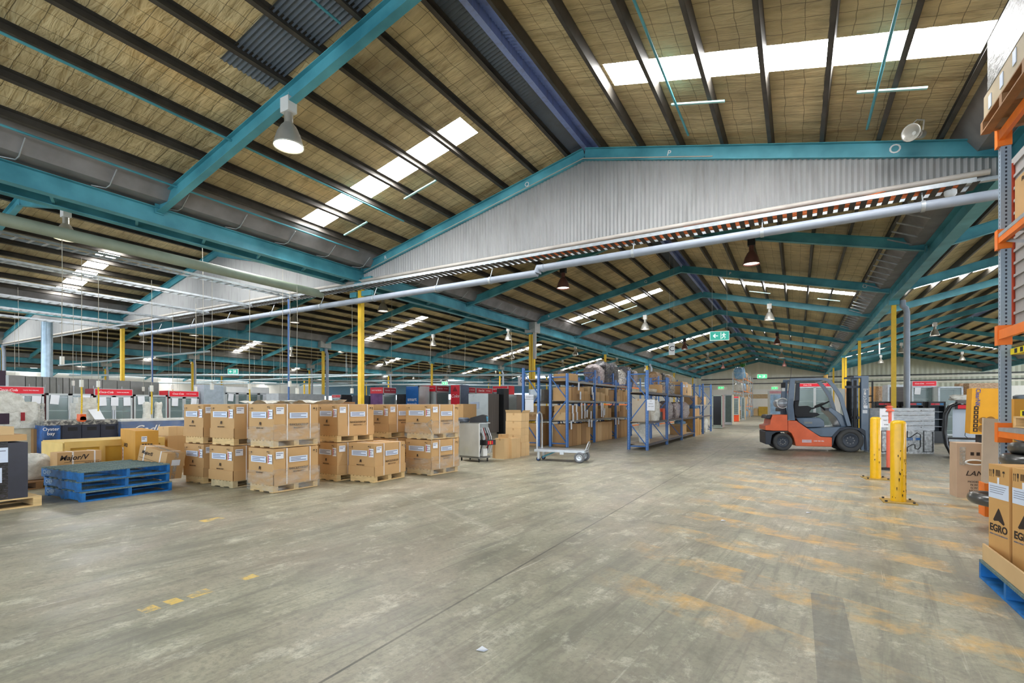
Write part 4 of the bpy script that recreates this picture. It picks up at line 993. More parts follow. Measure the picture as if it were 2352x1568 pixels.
for (y,z,n_) in [(16.3,2.22,1),(16.45,1.9,1),(17.6,2.1,1),(17.7,1.9,1),(15.75,1.42,2),(16.1,1.46,2),(16.55,1.5,2),(16.85,1.5,2),(17.1,1.25,1),(17.5,1.2,1),(18.6,1.52,2),(18.8,1.5,2),(19.0,1.3,1),(15.62,.88,1),(17.3,.9,1),(17.55,.88,1),(20.4,.88,1),(20.8,.88,1)]:
    for q in range(n_):
        tg+=1; o=MB().box((0,0,-.14),(.004,.13,.28)).build('paper_sheet',PAPER,None,(A1+.055+.006*q,y+.03*q,z-.28*q)); o.rotation_euler=(rc.uniform(-.12,.12),0,0)
        tag(o,'white paper sheet hanging from a shelf of the carton rack','paper','white papers hanging on the carton rack')
def notice(loc,wd,ht,label,lines,facing=0):
    t=empty('paper_notice',loc,facing,label,'notice'); MB().bx(-wd/2,wd/2,-.003,.0,-ht/2,ht/2).build('sheet',PAPER,t)
    for i,s in enumerate(lines): text('lettering',s,INK,t,(0,-.005,ht*(.36-.72*i/max(1,len(lines)-1)) if len(lines)>1 else 0),wd*.13,'-y')
    return t
p=onY(1216,926,15.22); notice(p,.33,.60,'white paper notice tied to the post of the taller left rack',['RACK BEAM SAFE','WORKING LOAD','','','','',''])
p=onY(1495,930,15.52); notice(p,.24,.34,'white paper notice taped on the near post of the aisle rack',['NO','PARKING','KEEP CLEAR',''])
# aisle rack contents
def bag(loc,dx,dy,dz,label,m,seed=0,name='wrapped_bundle',cat='bundle',jag=.06,group=None,wst=0,sq=.45):
    """soft wrapped bundle: a pulled in, creased sack or film-wrapped item"""
    r=random.Random(seed); b=MB(); n,mz=18,10; vs=[]
    ph1,ph2=r.uniform(0,6),r.uniform(0,6)
    for k in range(mz+1):
        t=k/mz; s=min(1,.86+.5*t)*(1 if t<.82 else 1-(t-.82)*2.0)
        s*=1-wst*math.sin(PI*t)
        for i in range(n):
            a=2*PI*i/n; c,q=math.cos(a),math.sin(a); e=sq
            x=math.copysign(abs(c)**e,c); y=math.copysign(abs(q)**e,q)
            w_=1+jag*math.sin(3*a+ph1+4*t)+jag*r.uniform(-1,1)
            vs.append((x*dx/2*s*w_,y*dy/2*s*w_,dz*t*(1+.04*math.sin(a*2+ph2))))
    b.add(vs,[(k*n+i,k*n+(i+1)%n,(k+1)*n+(i+1)%n,(k+1)*n+i) for k in range(mz) for i in range(n)],True)
    b.add(vs,[tuple(range(n-1,-1,-1)),tuple(mz*n+i for i in range(n))])
    return tag(b.build(name,m,None,loc),label,cat,group)
bag((C1-.27,CYs[0]+.65,.205),.34,.42,.66,'tall white sack on the lowest shelf of the aisle rack',MILK,1,wst=.15)
carton((C1-.15,CYs[0]+.25,.905),.4,.7,.72,'large plain pale carton on the middle shelf of the aisle rack',m=mat('pale_board',(206,190,166),.75,var=.05))
bag((C1-.10,CYs[0]+1.2,.905),.36,.44,.70,'white plastic sack beside the pale carton on the aisle rack',MILK,2)
carton((C1-.03,CYs[0]+1.75,.905),.35,.42,.28,'small black and white box on the middle shelf of the aisle rack',m=BLK,tape=False)
carton((C1-.03,CYs[0]+2.25,.905),.35,.34,.40,'orange red box on the middle shelf of the aisle rack',m=mat('orange_red',(206,84,48),.5),tape=False)
bag((C1-.25,CYs[1]+.75,.905),.5,1.0,.66,'silver wrapped machine, first on the middle shelf of the aisle rack',SILV,3)
bag((C1-.25,CYs[1]+2.05,.905),.5,.95,.62,'silver wrapped machine, second on the middle shelf of the aisle rack',SILV,4)
bag((C1-.25,CYs[2]+1.1,.905),.5,1.6,.64,'silver wrapped machine, third on the middle shelf of the aisle rack',SILV,5)
carton((C1-.05,CYs[2]+.3,.205),.48,1.0,.36,'open carton on the lowest shelf at the far end of the aisle rack',flaps=True)
bag((C1-.25,CYs[2]+.9,.57),.4,.6,.2,'blue plastic bundle on the open carton of the aisle rack',BLUEFILM,6)
carton((C1-.1,CYs[0]+2.0,1.845),.35,.45,.30,'small brown carton on the top shelf of the aisle rack')
bag((C1-.2,CYs[0]+1.1,1.845),.4,.6,.12,'pile of papers and parts on the top shelf of the aisle rack',mat('paper_pile',(196,184,164),.7,var=.2),7,name='paper_pile',cat='pile')
bag((C1-.2,CYs[1]+.9,1.845),.5,.8,.42,'pale wrapped box on the top shelf of the aisle rack',CLEARH,8)
t=carton((C1-.0,CYs[2]+.15,1.845),.5,1.15,.55,'large strapped carton with arrow mark on the top shelf of the aisle rack')
MB().bx(.001,.003,.75,.78,0,.55).build('strap',STRAP,t); sheet_label(t,'+x',.35,.38,.4,.1,2); sheet_label(t,'+x',.98,.4,.22,.12,2)
b=MB(); b.add([(.003,.85,.1),(.003,1.05,.1),(.003,.95,.27)],[(0,1,2)]); b.build('arrow_mark',INK,t)
t=carton((C1-.02,CYs[2]+1.4,1.845),.5,.9,.50,'second strapped carton on the top shelf of the aisle rack',m=CARDL)
carton((C1-.05,CYs[3]+.3,1.455),.45,.9,.42,'brown carton on the high shelf at the far end of the aisle rack')
carton((C1-.05,CYs[4]+.3,1.455),.45,1.0,.40,'pale carton on the high shelf at the far end of the aisle rack',m=CARDL)
carton((C1-.05,CYs[3]+.3,.905),.45,1.5,.36,'wide carton on the middle shelf at the far end of the aisle rack')
bag((C1-.25,CYs[3]+1.2,1.27),.4,.7,.22 if 0 else .16,'blue film bundle on the wide carton of the aisle rack',BLUEFILM,9)
for q,(y,h) in enumerate(((CYs[3]+.2,.78),(CYs[3]+.75,.80),(CYs[3]+1.35,.72))):
    carton((C1+.02,y,.004),.55,.5,h,'tall worn carton on the floor at the aisle rack end, %s one'%ordinal(q),m=mat('worn_carton',(190,146,84),.7,var=.15,scale=6),group='worn cartons below the aisle rack')
bag((C1-.25,CYs[4]+1.6,.004),.45,.7,.78,'white round drum shape under the far end of the aisle rack',MILK,10)
# further racks with orange beams behind
rack(-9.9,-8.9,[24,26.8,29.6,32.4],(.2,1.5,2.55),3.2,'blue and orange rack behind the carton rack, loaded with black bundles',beam=ORG,boards=False)
for i,(y,dy,dz,m_) in enumerate(((25.2,1.1,1.0,SILV),(26.3,.9,1.25,BLKW),(27.6,1.2,1.3,BLKW),(29.0,1.1,1.0,CLEARH),(30.6,1.3,1.25,BLKW),(31.7,1.0,1.1,SILV))):
    bag((-9.4,y,2.56),.9,dy,dz,'%s wrapped bundle on top of the orange beam rack, %s from its near end'%({'black_wrap':'black','metallised_bag':'silver','clear_wrap_heavy':'clear'}[m_.name],ordinal(i)),m_,20+i)
rack(-9.0,-8.1,[34,37,40],(.2,1.6,2.7),3.4,'second blue and orange rack far behind the aisle rack',beam=ORG,boards=False)
for i,(y,m_) in enumerate(((34.8,BROWNW),(36.2,BLKW),(38,BROWNW),(39.3,CLEARH))): bag((-8.55,y,2.71),.8,1.1,1.0,'wrapped bundle on the second orange beam rack, %s from its near end'%ordinal(i),m_,40+i)
# tall far rack with bales
rx=-4.95; FR=[58,61.2,64.4,67.6,70.8]
rack(rx-1.0,rx,FR,(1.35,3.0,4.35),5.0,'tall grey and orange rack near the far wall carrying bales',post=GALV,br=GALV,beam=ORG,boards=False)
for i,y in enumerate((58.4,60.0,61.9,63.4,65.2,66.6,68.3,69.7)):
    for z,hh in ((.01,1.0),(1.36,1.2),(3.01,1.0)):
        m_=[BROWNW,BLUEFILM,CARD,MILK,CARDD,BLUEFILM,SILV,CARD][(i*3+int(z))%8]
        bag((rx-.5,y+.4,z),.85,1.1,hh*rc.uniform(.7,1),'wrapped bale on the %s level of the far tall rack'%('floor' if z<1 else 'middle' if z<3 else 'upper'),m_,60+i*3+int(z),name='wrapped_bale',cat='bale',group='bales on the %s level of the far tall rack'%('floor' if z<1 else 'middle' if z<3 else 'upper'))
for i,(y,dz,m_) in enumerate(((59.0,1.15,BLUEFILM),(60.8,1.3,BLUEFILM),(62.6,.9,CARD),(65.0,.9,BROWNW))): bag((rx-.5,y,4.36),.9,1.4,dz,'%s bale on top of the far tall rack, %s'%('blue' if m_ is BLUEFILM else 'brown',ordinal(i)),m_,90+i,name='wrapped_bale',cat='bale')
p=Vector((rx-.3,60.8,5.68)); b=MB(); r_=random.Random(5)
for i in range(60):
    a=r_.uniform(0,2*PI); l=r_.uniform(.25,.6); e=r_.uniform(.1,1.2); q=Vector((math.cos(a)*l,math.sin(a)*l,e*l)); s=Vector((-math.sin(a),math.cos(a),0))*.04
    b.add([(0,0,0),tuple(q*.5+s),tuple(q),tuple(q*.5-s)],[(0,1,2,3)])
tag(b.build('leafy_plant',mat('leaf_green',(70,130,50),.6,var=.3),None,p),'green leafy plant on top of the bales of the far rack','plant')
for u0,u1,m_,lb in ((1731,1741,CARDL,'pale board panel leaning at the far wall'),(1742,1763,PLYY,'yellow timber crate against the far wall')):
    P=onY(u1,955,WY-1.4); P.z=0; W=reach(P,PI,u0); carton((P.x,P.y,0),W,1.0,1.25 if m_ is PLYY else 1.0,lb,m=m_,tape=False,name='crate' if m_ is PLYY else 'board_box',cat='crate' if m_ is PLYY else 'box')
# ================================================================ FRIDGES
def fridge(loc,W,D,Hh,rz,label,head=None,htext='Coca-Cola',doors=1,hh=.2,side=None,frame=FRAME,inner=DARKIN,papers=0,shelves=4,base=.15,kick=None,group=None,tag2='TASTE THE FEELING',sidetext=None,glassm=None,seed=0):
    """local front looks along -y; x from -W to 0, y from 0 to D"""
    t=empty('display_fridge',loc,rz,label,'fridge',group)
    side=side or SS; e=.03; b=MB(); zt=Hh-(hh if head else 0)
    b.bx(-W,-W+e,0.03,D,.06,Hh); b.bx(-e,0,0.03,D,.06,Hh); b.bx(-W+e,-e,D-e,D,.06,Hh); b.bx(-W+e,-e,0.03,D,Hh-e,Hh); b.bx(-W+e,-e,0.03,D,.06,base)
    b.build('cabinet',side,t)
    MB().bx(-W+e,-e,.1,D-e,base,zt-.02).build('lining',inner,t) if False else None
    b=MB(); b.bx(-W+e,-e,D-e-.02,D-e,base,zt); b.build('back_panel',inner,t)
    if head:
        MB().bx(-W,0,-.03,.05,Hh-hh,Hh).build('header_frame',frame,t)
        MB().bx(-W+.02,-.02,-.036,-.03,Hh-hh+.02,Hh-.02).build('header_panel',head,t)
        if htext:
            text('lettering',htext,SWP,t,(-W*.71,-.040,Hh-hh/2),min(hh*.44,W*.085),'-y',bold=.01,italic=.35)
            if tag2: text('lettering',tag2,SWP,t,(-W*.27,-.040,Hh-hh/2),min(hh*.155,W*.034),'-y',bold=.02,sx=1.1)
    dw=W/doors
    for k in range(doors):
        x1=-k*dw; x0=x1-dw; d=empty('door'); d.parent=t
        b=MB(); b.bx(x0,x0+.06,-.02,.03,base,zt); b.bx(x1-.06,x1,-.02,.03,base,zt); b.bx(x0,x1,-.02,.03,base,base+.06); b.bx(x0,x1,-.02,.03,zt-.06,zt); b.build('door_frame',frame,d)
        MB().bx(x0+.06,x1-.06,.0,.008,base+.06,zt-.06).build('glass_pane',glassm or GLASS,d)
        MB().bx(x1-.045 if k else x0+.02,x1-.02 if k else x0+.045,-.05,-.02,base+.5,base+1.1).build('handle',ALU,d)
    for j in range(shelves):
        z=base+.18+(zt-base-.3)*j/max(1,shelves-1); MB().bx(-W+e,-e,.10,D-.08,z,z+.02).build('shelf',WHITE,t)
    rr=random.Random(seed)
    for k in range(papers):
        o=MB().bx(-.11,.11,-.004,0,-.3,0).build('taped_paper',PAPER,t,(-W+.22+(W-.4)*k/max(1,papers-1),-.024,zt-.05)); o.rotation_euler=(0,rr.uniform(-.12,.12),0)
    MB().bx(-W,0,.0,.02,.03,base).build('kick_plate',kick or frame,t)
    return t
SWP=mat('white_print',(244,240,238),.5,var=0)
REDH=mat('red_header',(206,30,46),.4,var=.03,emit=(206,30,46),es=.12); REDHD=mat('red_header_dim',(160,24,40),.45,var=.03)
XR=-20.8
def row_fridge(u0,u1,label,**k):
    X=k.pop('X',XR); P=onX(u0,900,X); y0=P.y; L=reach((X,y0),PI/2,u1)
    return fridge((X,y0+L,k.pop('z',0)),L,.7,k.pop('H',2.0),PI/2,label,**k)
row_fridge(-20,101,'red headed double door drinks fridge at the left picture edge',head=REDH,doors=2,papers=3,seed=1,hh=.24)
row_fridge(106,213,'drinks fridge without header, with dark red side, second in the left row',doors=2,papers=2,H=1.80,side=REDD,seed=2)
row_fridge(216,304,'red headed drinks fridge, third in the left row, papers taped on its doors',head=REDH,doors=2,papers=3,side=REDD,seed=3,hh=.24,H=1.99)
row_fridge(307,384,'plain drinks fridge with white bags before it, fourth in the left row',doors=2,papers=1,H=1.80,seed=4)
row_fridge(387,456,'red headed drinks fridge at the right end of the left row',head=REDH,doors=2,papers=2,side=RED,seed=5,hh=.24,H=1.98)
# long line of stainless refrigerators behind
ub=[20,59,84,98,115,130,145,160,188,204,236,270,300,330,366]
for i in range(len(ub)-1):
    X=-24.5; P=onX(ub[i],880,X); L=reach((X,P.y),PI/2,ub[i+1]); h=2.80-.035*i if i else 2.9
    t=empty('steel_cabinet',(X,P.y,0),0,'grey steel cabinet in the long line behind the red fridges, %s from left'%ordinal(i),'cabinet','steel cabinets in the left line')
    MB().bx(-.8,0,0,L-.02,0.0,HCAM+(931-(863+.05*(ub[i]-60)))/FPX*(-X*_S+P.y*_C)).build('cabinet_body',GREYC if i%3 else SSD,t)
    if i%2: MB().bx(.0,.012,L*.3,L*.34,1.7,2.2).build('handle',ALU,t)
P=onX(0,880,-23.5); carton((-23.5,P.y-1.2,0),.8,reach((-23.5,P.y-1.2),PI/2,13),2.6,'dark purple cabinet edge at the far left above the red header',m=mat('dark_purple',(54,34,52),.5),tape=False,name='dark_cabinet',cat='cabinet')
# counter fridges before the row
X=-17.2; P=onX(102,965,X); L=reach((X,P.y),PI/2,271); hc=HCAM-(965-HOR)/FPX*(-X*_S+P.y*_C)
t=empty('counter_fridge',(X,P.y,0),0,'long dark counter fridge with navy doors wrapped on top in film','fridge')
MB().bx(-.75,0,0,L,0.05,hc-.03).build('cabinet',NAVY,t)
for k in range(3): 
    d=MB().bx(0,.03,L*(.22+.26*k),L*(.47+.26*k),.1,hc-.14).build('door',NAVY,t); MB().bx(.03,.035,L*(.29+.26*k),L*(.42+.26*k),hc-.30,hc-.2).build('recessed_pull',BLK,d)
MB().bx(-.75,.004,-.004,L*.20,0.05,hc-.14).build('blue_end_panel',mat('sea_blue_print',(50,104,176),.4,var=.35,scale=3,dirt=(36,52,78)),t)
text('lettering','Oyster',SWP,t,(.008,L*.08,hc-.24),.12,'+x',bold=.005); text('lettering','bay',SWP,t,(.008,L*.08,hc-.36),.12,'+x',bold=.005)
MB().bx(-.78,.03,-.03,L+.03,hc-.14,hc+.0).build('top_film',CLEARH,t)
X2=-17.0; P=onX(279,963,X2); L=reach((X2,P.y),PI/2,470); hc=HCAM-(963-HOR)/FPX*(-X2*_S+P.y*_C)
t=empty('chest_freezer',(X2,P.y,0),0,'long blue chest freezer wrapped in clear film with white script','freezer')
MB().bx(-.75,0,0,L,0.05,hc-.06).build('cabinet',CADB,t); MB().bx(-.77,.02,-.02,L+.02,hc-.06,hc).build('lid',WHITE,t)
text('lettering','Cadbury',SWP,t,(.008,L*.38,hc*.68),.36,'+x',italic=.4); MB().bx(-.79,.05,-.04,L+.04,hc-.42,hc+.01).build('stretch_film',CLEAR,t); MB().bx(-.75,.003,0,L,.05,.35).build('plinth',BLK,t)
# wrapped things standing on them
p=onX(195,966,-17.4); t=empty('wrapped_appliance',(p.x,p.y,hc+.012),0,'white film wrapped appliance on the dark counter fridge','appliance')
MB().bx(-.2,.17,-.26,.26,0,.30).build('appliance_base',MILK,t); MB().bx(-.2,.19,-.27,.24,.302,.46).build('appliance_body',MILK,t); MB().bx(-.17,.15,-.20,.22,.462,.62).build('appliance_top',MILK,t); b=MB(); b.add([(.19,0,.28),(.19,.26,.30),(.3,.36,.0),(.3,.12,.0)],[(0,1,2,3)]); b.build('hanging_sheet',PAPER,t)
for i,u in enumerate((337,364)): p=onX(u,960,-17.4); bag((p.x,p.y,hc+.005),.22,.24,.50,'%s small bottle shape in clear plastic on the blue chest freezer'%('left' if i==0 else 'right'),MILK,103+i,jag=.05,wst=.35)
# wrapped machine and beige cabinets at the left, behind the black load
P=onz(60,1052,0); carton((P.x,P.y-1.9,0),.8,2.3,.80,'beige counter cabinet under the film wrapped white machine at left',m=mat('beige_cabinet',(206,200,178),.6),tape=False,name='beige_cabinet',cat='cabinet')
p=onX(34,985,P.x-.3); t=empty('wrapped_machine',(p.x,p.y-.1,.805),0,'white machine in clear film on the beige counter at the left edge','machine')
b=MB(); b.prism([(-.5,0),(.48,0),(.52,.35),(.50,.62),(.42,.70),(-.5,.72)],-.35,.35,'x'); b.build('machine_body',MILK,t); b=MB(); b.prism([(-.55,.70),(.22,.70),(.16,.88),(-.1,.98),(-.55,.99)],-.3,.3,'x'); b.build('machine_top',MILK,t)
MB().bx(.352,.36,-.42,-.1,.12,.40).build('dark_window',mat('dark_purple',(54,34,52),.5),t); MB().bx(-.37,.37,.46,.60,.0,.66).build('film_bulge',CLEARH,t); MB().bx(.352,.37,.12,.2,.2,.42).build('red_handle',REDD,t)
P=onX(66,1060,-11.4); bag((-11.5,P.y+.1,.14),.4,.42,.42,'small stack of papers in a bag on a pallet behind the black load',MILK,111); pallet((-11.1,P.y-.6,0),1.1,1.3,'timber pallet behind the black wrapped load',0,.13,WOODD)
P=onz(80,1049,0); P.x+=.42; P.y-=.15; carton((P.x,P.y,.10),.3,.8,.68,'brown wheeled cabinet behind the timber crate end',m=CARDD,tape=False,name='wheeled_cabinet',cat='cabinet'); o=COL.objects.get('wheeled_cabinet')
for y in (.08,.4): MB().cyl((.02,y,-.05),(-.03,y,-.05),.05,10).build('castor',BLK,o)
# ---- background fridges between the carton stacks and the racks
def front_x(u0,u1,vt,h,label,D=.75,**k):
    P=onz(u0,vt,h); L=reach(P,PI/2,u1); return fridge((P.x,P.y+L,0),L,D,h,PI/2,label,**k),P
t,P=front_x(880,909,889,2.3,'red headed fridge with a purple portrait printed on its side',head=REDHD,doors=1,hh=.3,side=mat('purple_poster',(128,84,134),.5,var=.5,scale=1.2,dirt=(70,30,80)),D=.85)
c=empty('side_header'); c.parent=t; c.location=(0,0,0); L=0
W_=t.children[0].dimensions[0] if False else None
o=MB().bx(-.004,0,0,.85,2.0,2.3)
def side_panel(P,D,z0,z1,m,label=None,parent=None,txt=None,ts=.07,name='side_header'):
    t_=MB().bx(-D,0,-.012,-.004,z0,z1).build(name,m,None,(P.x,P.y,0)); 
    if parent is not None:
        t_.parent=parent; t_.matrix_parent_inverse=(Matrix.Translation(parent.location)@parent.rotation_euler.to_matrix().to_4x4()).inverted()
    if txt: text('lettering',txt,SWP,t_,(-D/2,-.016,(z0+z1)/2),ts,'-y',bold=.02)
    return t_
bpy.data.objects.remove(c)
side_panel(P,.85,2.0,2.3,REDH,parent=t,txt='TASTE THE FEELING',ts=.075)
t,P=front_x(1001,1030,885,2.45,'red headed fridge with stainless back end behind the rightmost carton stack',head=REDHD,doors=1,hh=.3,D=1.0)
side_panel(P,1.0,2.15,2.45,REDH,parent=t,txt='TASTE THE FEELING',ts=.08)
BLUEAD=mat('blue_advert',(38,112,190),.5,var=.06)
P=onz(963,886,2.4); W=reach(P,PI,933)
t=fridge((P.x,P.y,0),W,.8,2.4,0,'fridge with a tall blue advert panel reading smart',head=None,doors=1,frame=FRAME); MB().bx(-W+.03,-.03,-.05,-.03,.15,2.38).build('advert_panel',BLUEAD,t)
for s,z,q in (('smart',1.72,.26),("because it's",1.5,.14),('made that way.',1.34,.13)): text('lettering',s,SWP,t,(-W/2,-.054,z),q,'-y',bold=.015)
P=onz(1057,883,2.5); W=reach(P,PI,1036)
t=fridge((P.x,P.y,0),W,.8,2.5,0,'narrow fridge with a red banner and white script on its door',head=None,doors=1,side=mat('slate_side',(90,104,126),.5)); MB().bx(-W+.02,-.02,-.05,-.03,1.25,2.48).build('banner',REDH,t)
text('lettering','Coke',SWP,t,(-W/2,-.054,1.9),.24,'-y',italic=.35,bold=.01); b=MB(); b.add([(-W/2-.16,-.053,2.15),(-W/2+.16,-.053,2.15),(-W/2,-.053,2.42)],[(0,1,2)]); b.build('triangle_mark',REDD,t); MB().bx(-W+.02,-.02,-.05,-.03,.9,1.24).build('lower_poster',mat('dark_poster',(50,60,80),.5,var=.4),t)
us=[1062,1092,1131]
for i in range(2):
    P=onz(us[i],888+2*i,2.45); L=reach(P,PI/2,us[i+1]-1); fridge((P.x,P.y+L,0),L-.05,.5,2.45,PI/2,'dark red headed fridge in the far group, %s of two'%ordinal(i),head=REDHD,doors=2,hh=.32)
P=onz(1167,885.5,2.5); W=reach(P,PI,1132); t=fridge((P.x,P.y,0),W,.7,2.5,0,'pink red headed unit above the tall grey cabinets',head=REDH,htext='',doors=1,hh=.36,side=RED); text('lettering','TASTE THE FEELING',SWP,t,(-W/2,-.045,2.32),.11,'-y',bold=.02)
P=onz(1157,892,2.25); carton((P.x,P.y,0),reach(P,PI,1141),.5,2.25,'black cabinet in front of the pink red headed unit',m=BLK,tape=False,name='black_cabinet',cat='cabinet')
for i,(u0,u1,vt,m_,hd) in enumerate(((763,783,906,None,True),(785,804,909,BLK,True),(809,828,907.5,mat('slate_cabinet',(74,84,100),.5),False),(829,852,908,mat('slate_cabinet',(74,84,100),.5),False))):
    P=onz(u1,vt,1.95); W=reach(P,PI,u0)
    if hd: fridge((P.x,P.y,0),W,.7,1.95,0,'small red headed fridge behind the yellow column, %s of two'%ordinal(i),head=REDH,doors=1,hh=.16,htext='Coca-Cola',side=DARK)
    else: carton((P.x,P.y,0),W,.7,1.95,'dark slate cabinet behind the middle cartons, %s of two'%ordinal(i-2),m=m_,tape=False,name='dark_cabinet',cat='cabinet')
P=onz(905+25,905,2.0); W=reach(P,PI,911); carton((P.x,P.y,0),W,.7,2.0,'dark open shelf cabinet beside the blue advert fridge',m=DARK,tape=False,name='dark_cabinet',cat='cabinet')
# left centre: white topped fridges (second group) and grey side
P=onz(517,884.5,2.25); W=reach(P,PI,493); carton((P.x,P.y-.85,0),W,.8,2.25,'tall pale grey blue cabinet end above the left machine cartons',m=mat('grey_blue_cabinet',(160,172,182),.5),tape=False,name='tall_cabinet',cat='cabinet')
P2=onz(518,887,2.2); L=reach(P2,PI/2,617); fridge((P2.x,P2.y+L,0),L,.8,2.2,PI/2,'wide white headed glass door fridge above the left machine cartons',head=WHITE,htext='',doors=4,hh=.26,papers=2)
P=onz(640,903,1.9) ; carton((P.x,P.y,0),.8,reach(P,PI/2,745),1.9,'long pale grey cabinet behind the wrapped front stack',m=mat('pale_grey_cabinet',(168,172,176),.5),tape=False,name='long_cabinet',cat='cabinet')
# ---- tall steel cabinets left of the racks
for i,(ul,uc,ur,vt) in enumerate(((1076,1121.4,1146,903.5),(1146.5,1186.7,1206,905.5))):
    P=onz(uc,vt+.0,1.98); W=reach(P,PI,ul); L=min(1.4,reach(P,PI/2,ur))
    t=empty('steel_cabinet',(P.x,P.y,0),0,'%s tall stainless cabinet seen from behind with a ribbed dark side'%('left' if i==0 else 'right'),'cabinet')
    MB().bx(-W,-.004,0.004,L-.004,.1,1.98).build('cabinet_body',SS,t); MB().bx(-.004,0,0,L,.1,1.98).build('ribbed_side',mat('ribbed_side',(112,104,98),.5,var=.25,scale=30,stretch=(1,1,.02)),t)
    b=MB()
    for x in (-W*.95,-W*.9+W*.5*0): pass
    b.bx(-W*.9,-W*.45,-.006,.0,1.25,1.58); b.build('printed_sheet',LABL,t); MB().bx(-W*.92,-W*.72,-.006,0,1.84,1.94).build('small_sheet',PAPER,t)
    for x in (-W+.08,-.08): MB().cyl((x,.1,.0),(x,.1,.1),.04,8).build('castor',BLK,t)
o=MB().tube([(0,0,.2),(.02,-.02,.05),(-.02,-.02,-.15),(.0,-.02,-.5)],.02,6)
p=onz(1131,945,1.6)
# ---- stainless dispensing machine with open back
P,W,L,Hm=fit(1100.4,1062,1054,1126,971,z=0,rz=R(-9))
t=empty('steel_machine',(P.x,P.y,0),R(-9),'stainless machine on short legs with its side open, cables and valves showing','machine')
MB().bx(-W,-.02,0,.02,.09,Hm).build('front_panel',SS,t); MB().bx(-W,-W+.02,0,L,.09,Hm).build('side_panel',SS,t); MB().bx(-W,0,0,L,Hm-.02,Hm).build('top_panel',SS,t); MB().bx(-W,0,0,L,.09,.14).build('bottom_panel',SSD,t)
MB().bx(-.02,.0,0,.03,.09,Hm).build('edge_trim',WHITE,t); MB().bx(-W*.5,-W*.48,.03,L,.14,Hm-.02).build('inner_wall',SSD,t)
for x in(-W+.05,-.05):
    for y in(.05,L-.05): MB().cyl((x,y,0),(x,y,.09),.02,8).build('leg',BLK,t)
MB().bx(-.12,.14,.12,L+.05,Hm*.43,Hm*.56).build('valve_box',DARK,t)
rr=random.Random(9)
for k in range(7):
    y=.08+.06*k; MB().tube([(-.05,y,.2),(-.02+rr.uniform(-.03,.05),y+.03,.4),(.0+rr.uniform(-.02,.04),y,.62),(-.08,y-.02,.85)],.012,5).build('hose',[BLK,ALU,PAPER,REDD][k%4],t)
for k in range(3): MB().bx(.14,.15,.16+.07*k,.21+.07*k,Hm*.45,Hm*.54).build('flavour_card',[REDH,mat('orange_card',(230,130,60),.5),REDH][k],t)
MB().bx(-.1,.05,.1,.25,.15,.34).build('pump',WHITE,t)
t2=empty('monitor_box',(P.x-.13,P.y+.15,Hm+.001),R(25),'dark grey control box with blue screen lying on the stainless machine','device')
b=MB(); b.prism([(-.22,0),(.2,0),(.22,.05),(.2,.17),(.1,.20),(-.2,.12)],0,.3,'y'); b.build('housing',DARK,t2); MB().bx(.205,.225,.03,.26,.03,.15).build('screen',mat('blue_screen',(40,160,210),.25),t2)
bag((P.x-W+.12,P.y+.15,Hm+.001),.26,.26,.12,'grey rounded device lying on the left of the stainless machine top',mat('grey_device',(96,104,116),.4),120,name='grey_device',cat='device')
t=empty('yellow_tool',(P.x-W-.02,P.y-.1,.24),0,'yellow tape gun hanging on a cord beside the stainless machine','tool'); MB().bx(-.12,.12,-.04,.04,-.06,.04).build('body',mat('bright_yellow',(226,200,30),.5,var=.15),t); MB().cyl((-.1,-.05,.02),(.2,-.05,.1),.012,6).build('grip',ALU,t); MB().tube([(.06,-.02,.05),(.06,0,.4),(.12,.02,.8)],.008,5).build('cord',BLK,t)
# cartons right of the machine
P,W,L,h=fit(1197.2,1048,1162,1215.4,z=0,rz=R(-4))
hs=[0,.194,.387,.582,.776,.970,1.192]
for k in range(6): carton((P.x-rc.uniform(0,.02),P.y+rc.uniform(0,.02),hs[k]+.001*k),W,L,hs[k+1]-hs[k]-.002,'brown carton of the six high stack by the racks, %s from the floor'%ordinal(k),rz=R(-4+rc.uniform(-1,1)),m=CARDL,flaps=(k==5))
P,W,L,h=fit(1158.6,1054.4,1137.5,1174.5,1006.7,rz=R(-3)); carton(P,W,L,h,'large square carton on the floor right of the stainless machine',rz=R(-3),m=CARDL)
P3,W3,L3,h3=fit(1175.3,1053,1165,1195,1007,rz=R(-3),W=.3); carton(P3,W3,L3,h3,'upright carton between the square carton and the six high stack',rz=R(-3),m=CARDL)
carton((P.x-W-.03,P.y+.12,0),.12,.3,.5,'narrow carton squeezed beside the stainless machine',m=CARD)
carton((P.x-.04,P.y+.08,h+.001),.2,.2,.10,'small carton lying on the large square carton',m=CARD,flaps=False)
P9=onz(1064,1026,0); carton((P9.x,P9.y,0),reach(P9,PI,1050),.8,1.46,'tall carton behind the stainless machine beside the grey cabinets')
# ================================================================ PLATFORM TROLLEY
p0=onz(1234,1058.5); ang=math.atan2(11.26-11.14,-4.45+5.59)
t=empty('platform_trolley',(p0.x,p0.y,0),ang+R(2),'aluminium platform trolley with hoop handle standing in the aisle','trolley')
Lt=1.22
b=MB(); b.bx(-.08,Lt,.0,.05,.24,.29); b.bx(-.08,Lt,.42,.47,.24,.29)
for x in(-.08,.3,.7,Lt-.04): b.bx(x,x+.05,.05,.42,.24,.28)
b.build('frame',ALU,t); MB().bx(-.08,Lt,0,.47,.29,.305).build('deck',ALU,t)
MB().tube([(-.02,.03,.25),(-.02,.03,1.08),(-.02,.07,1.19),(-.02,.23,1.24),(-.02,.40,1.19),(-.02,.44,1.08),(-.02,.44,.25)],.02,10).build('hoop_handle',ALU,t)
MB().tube([(Lt-.02,.12,.27),(Lt+.05,.12,.45),(Lt+.05,.2,.50),(Lt+.05,.3,.50),(Lt+.05,.38,.45),(Lt-.02,.38,.27)],.014,8).build('nose_hoop',ALU,t)
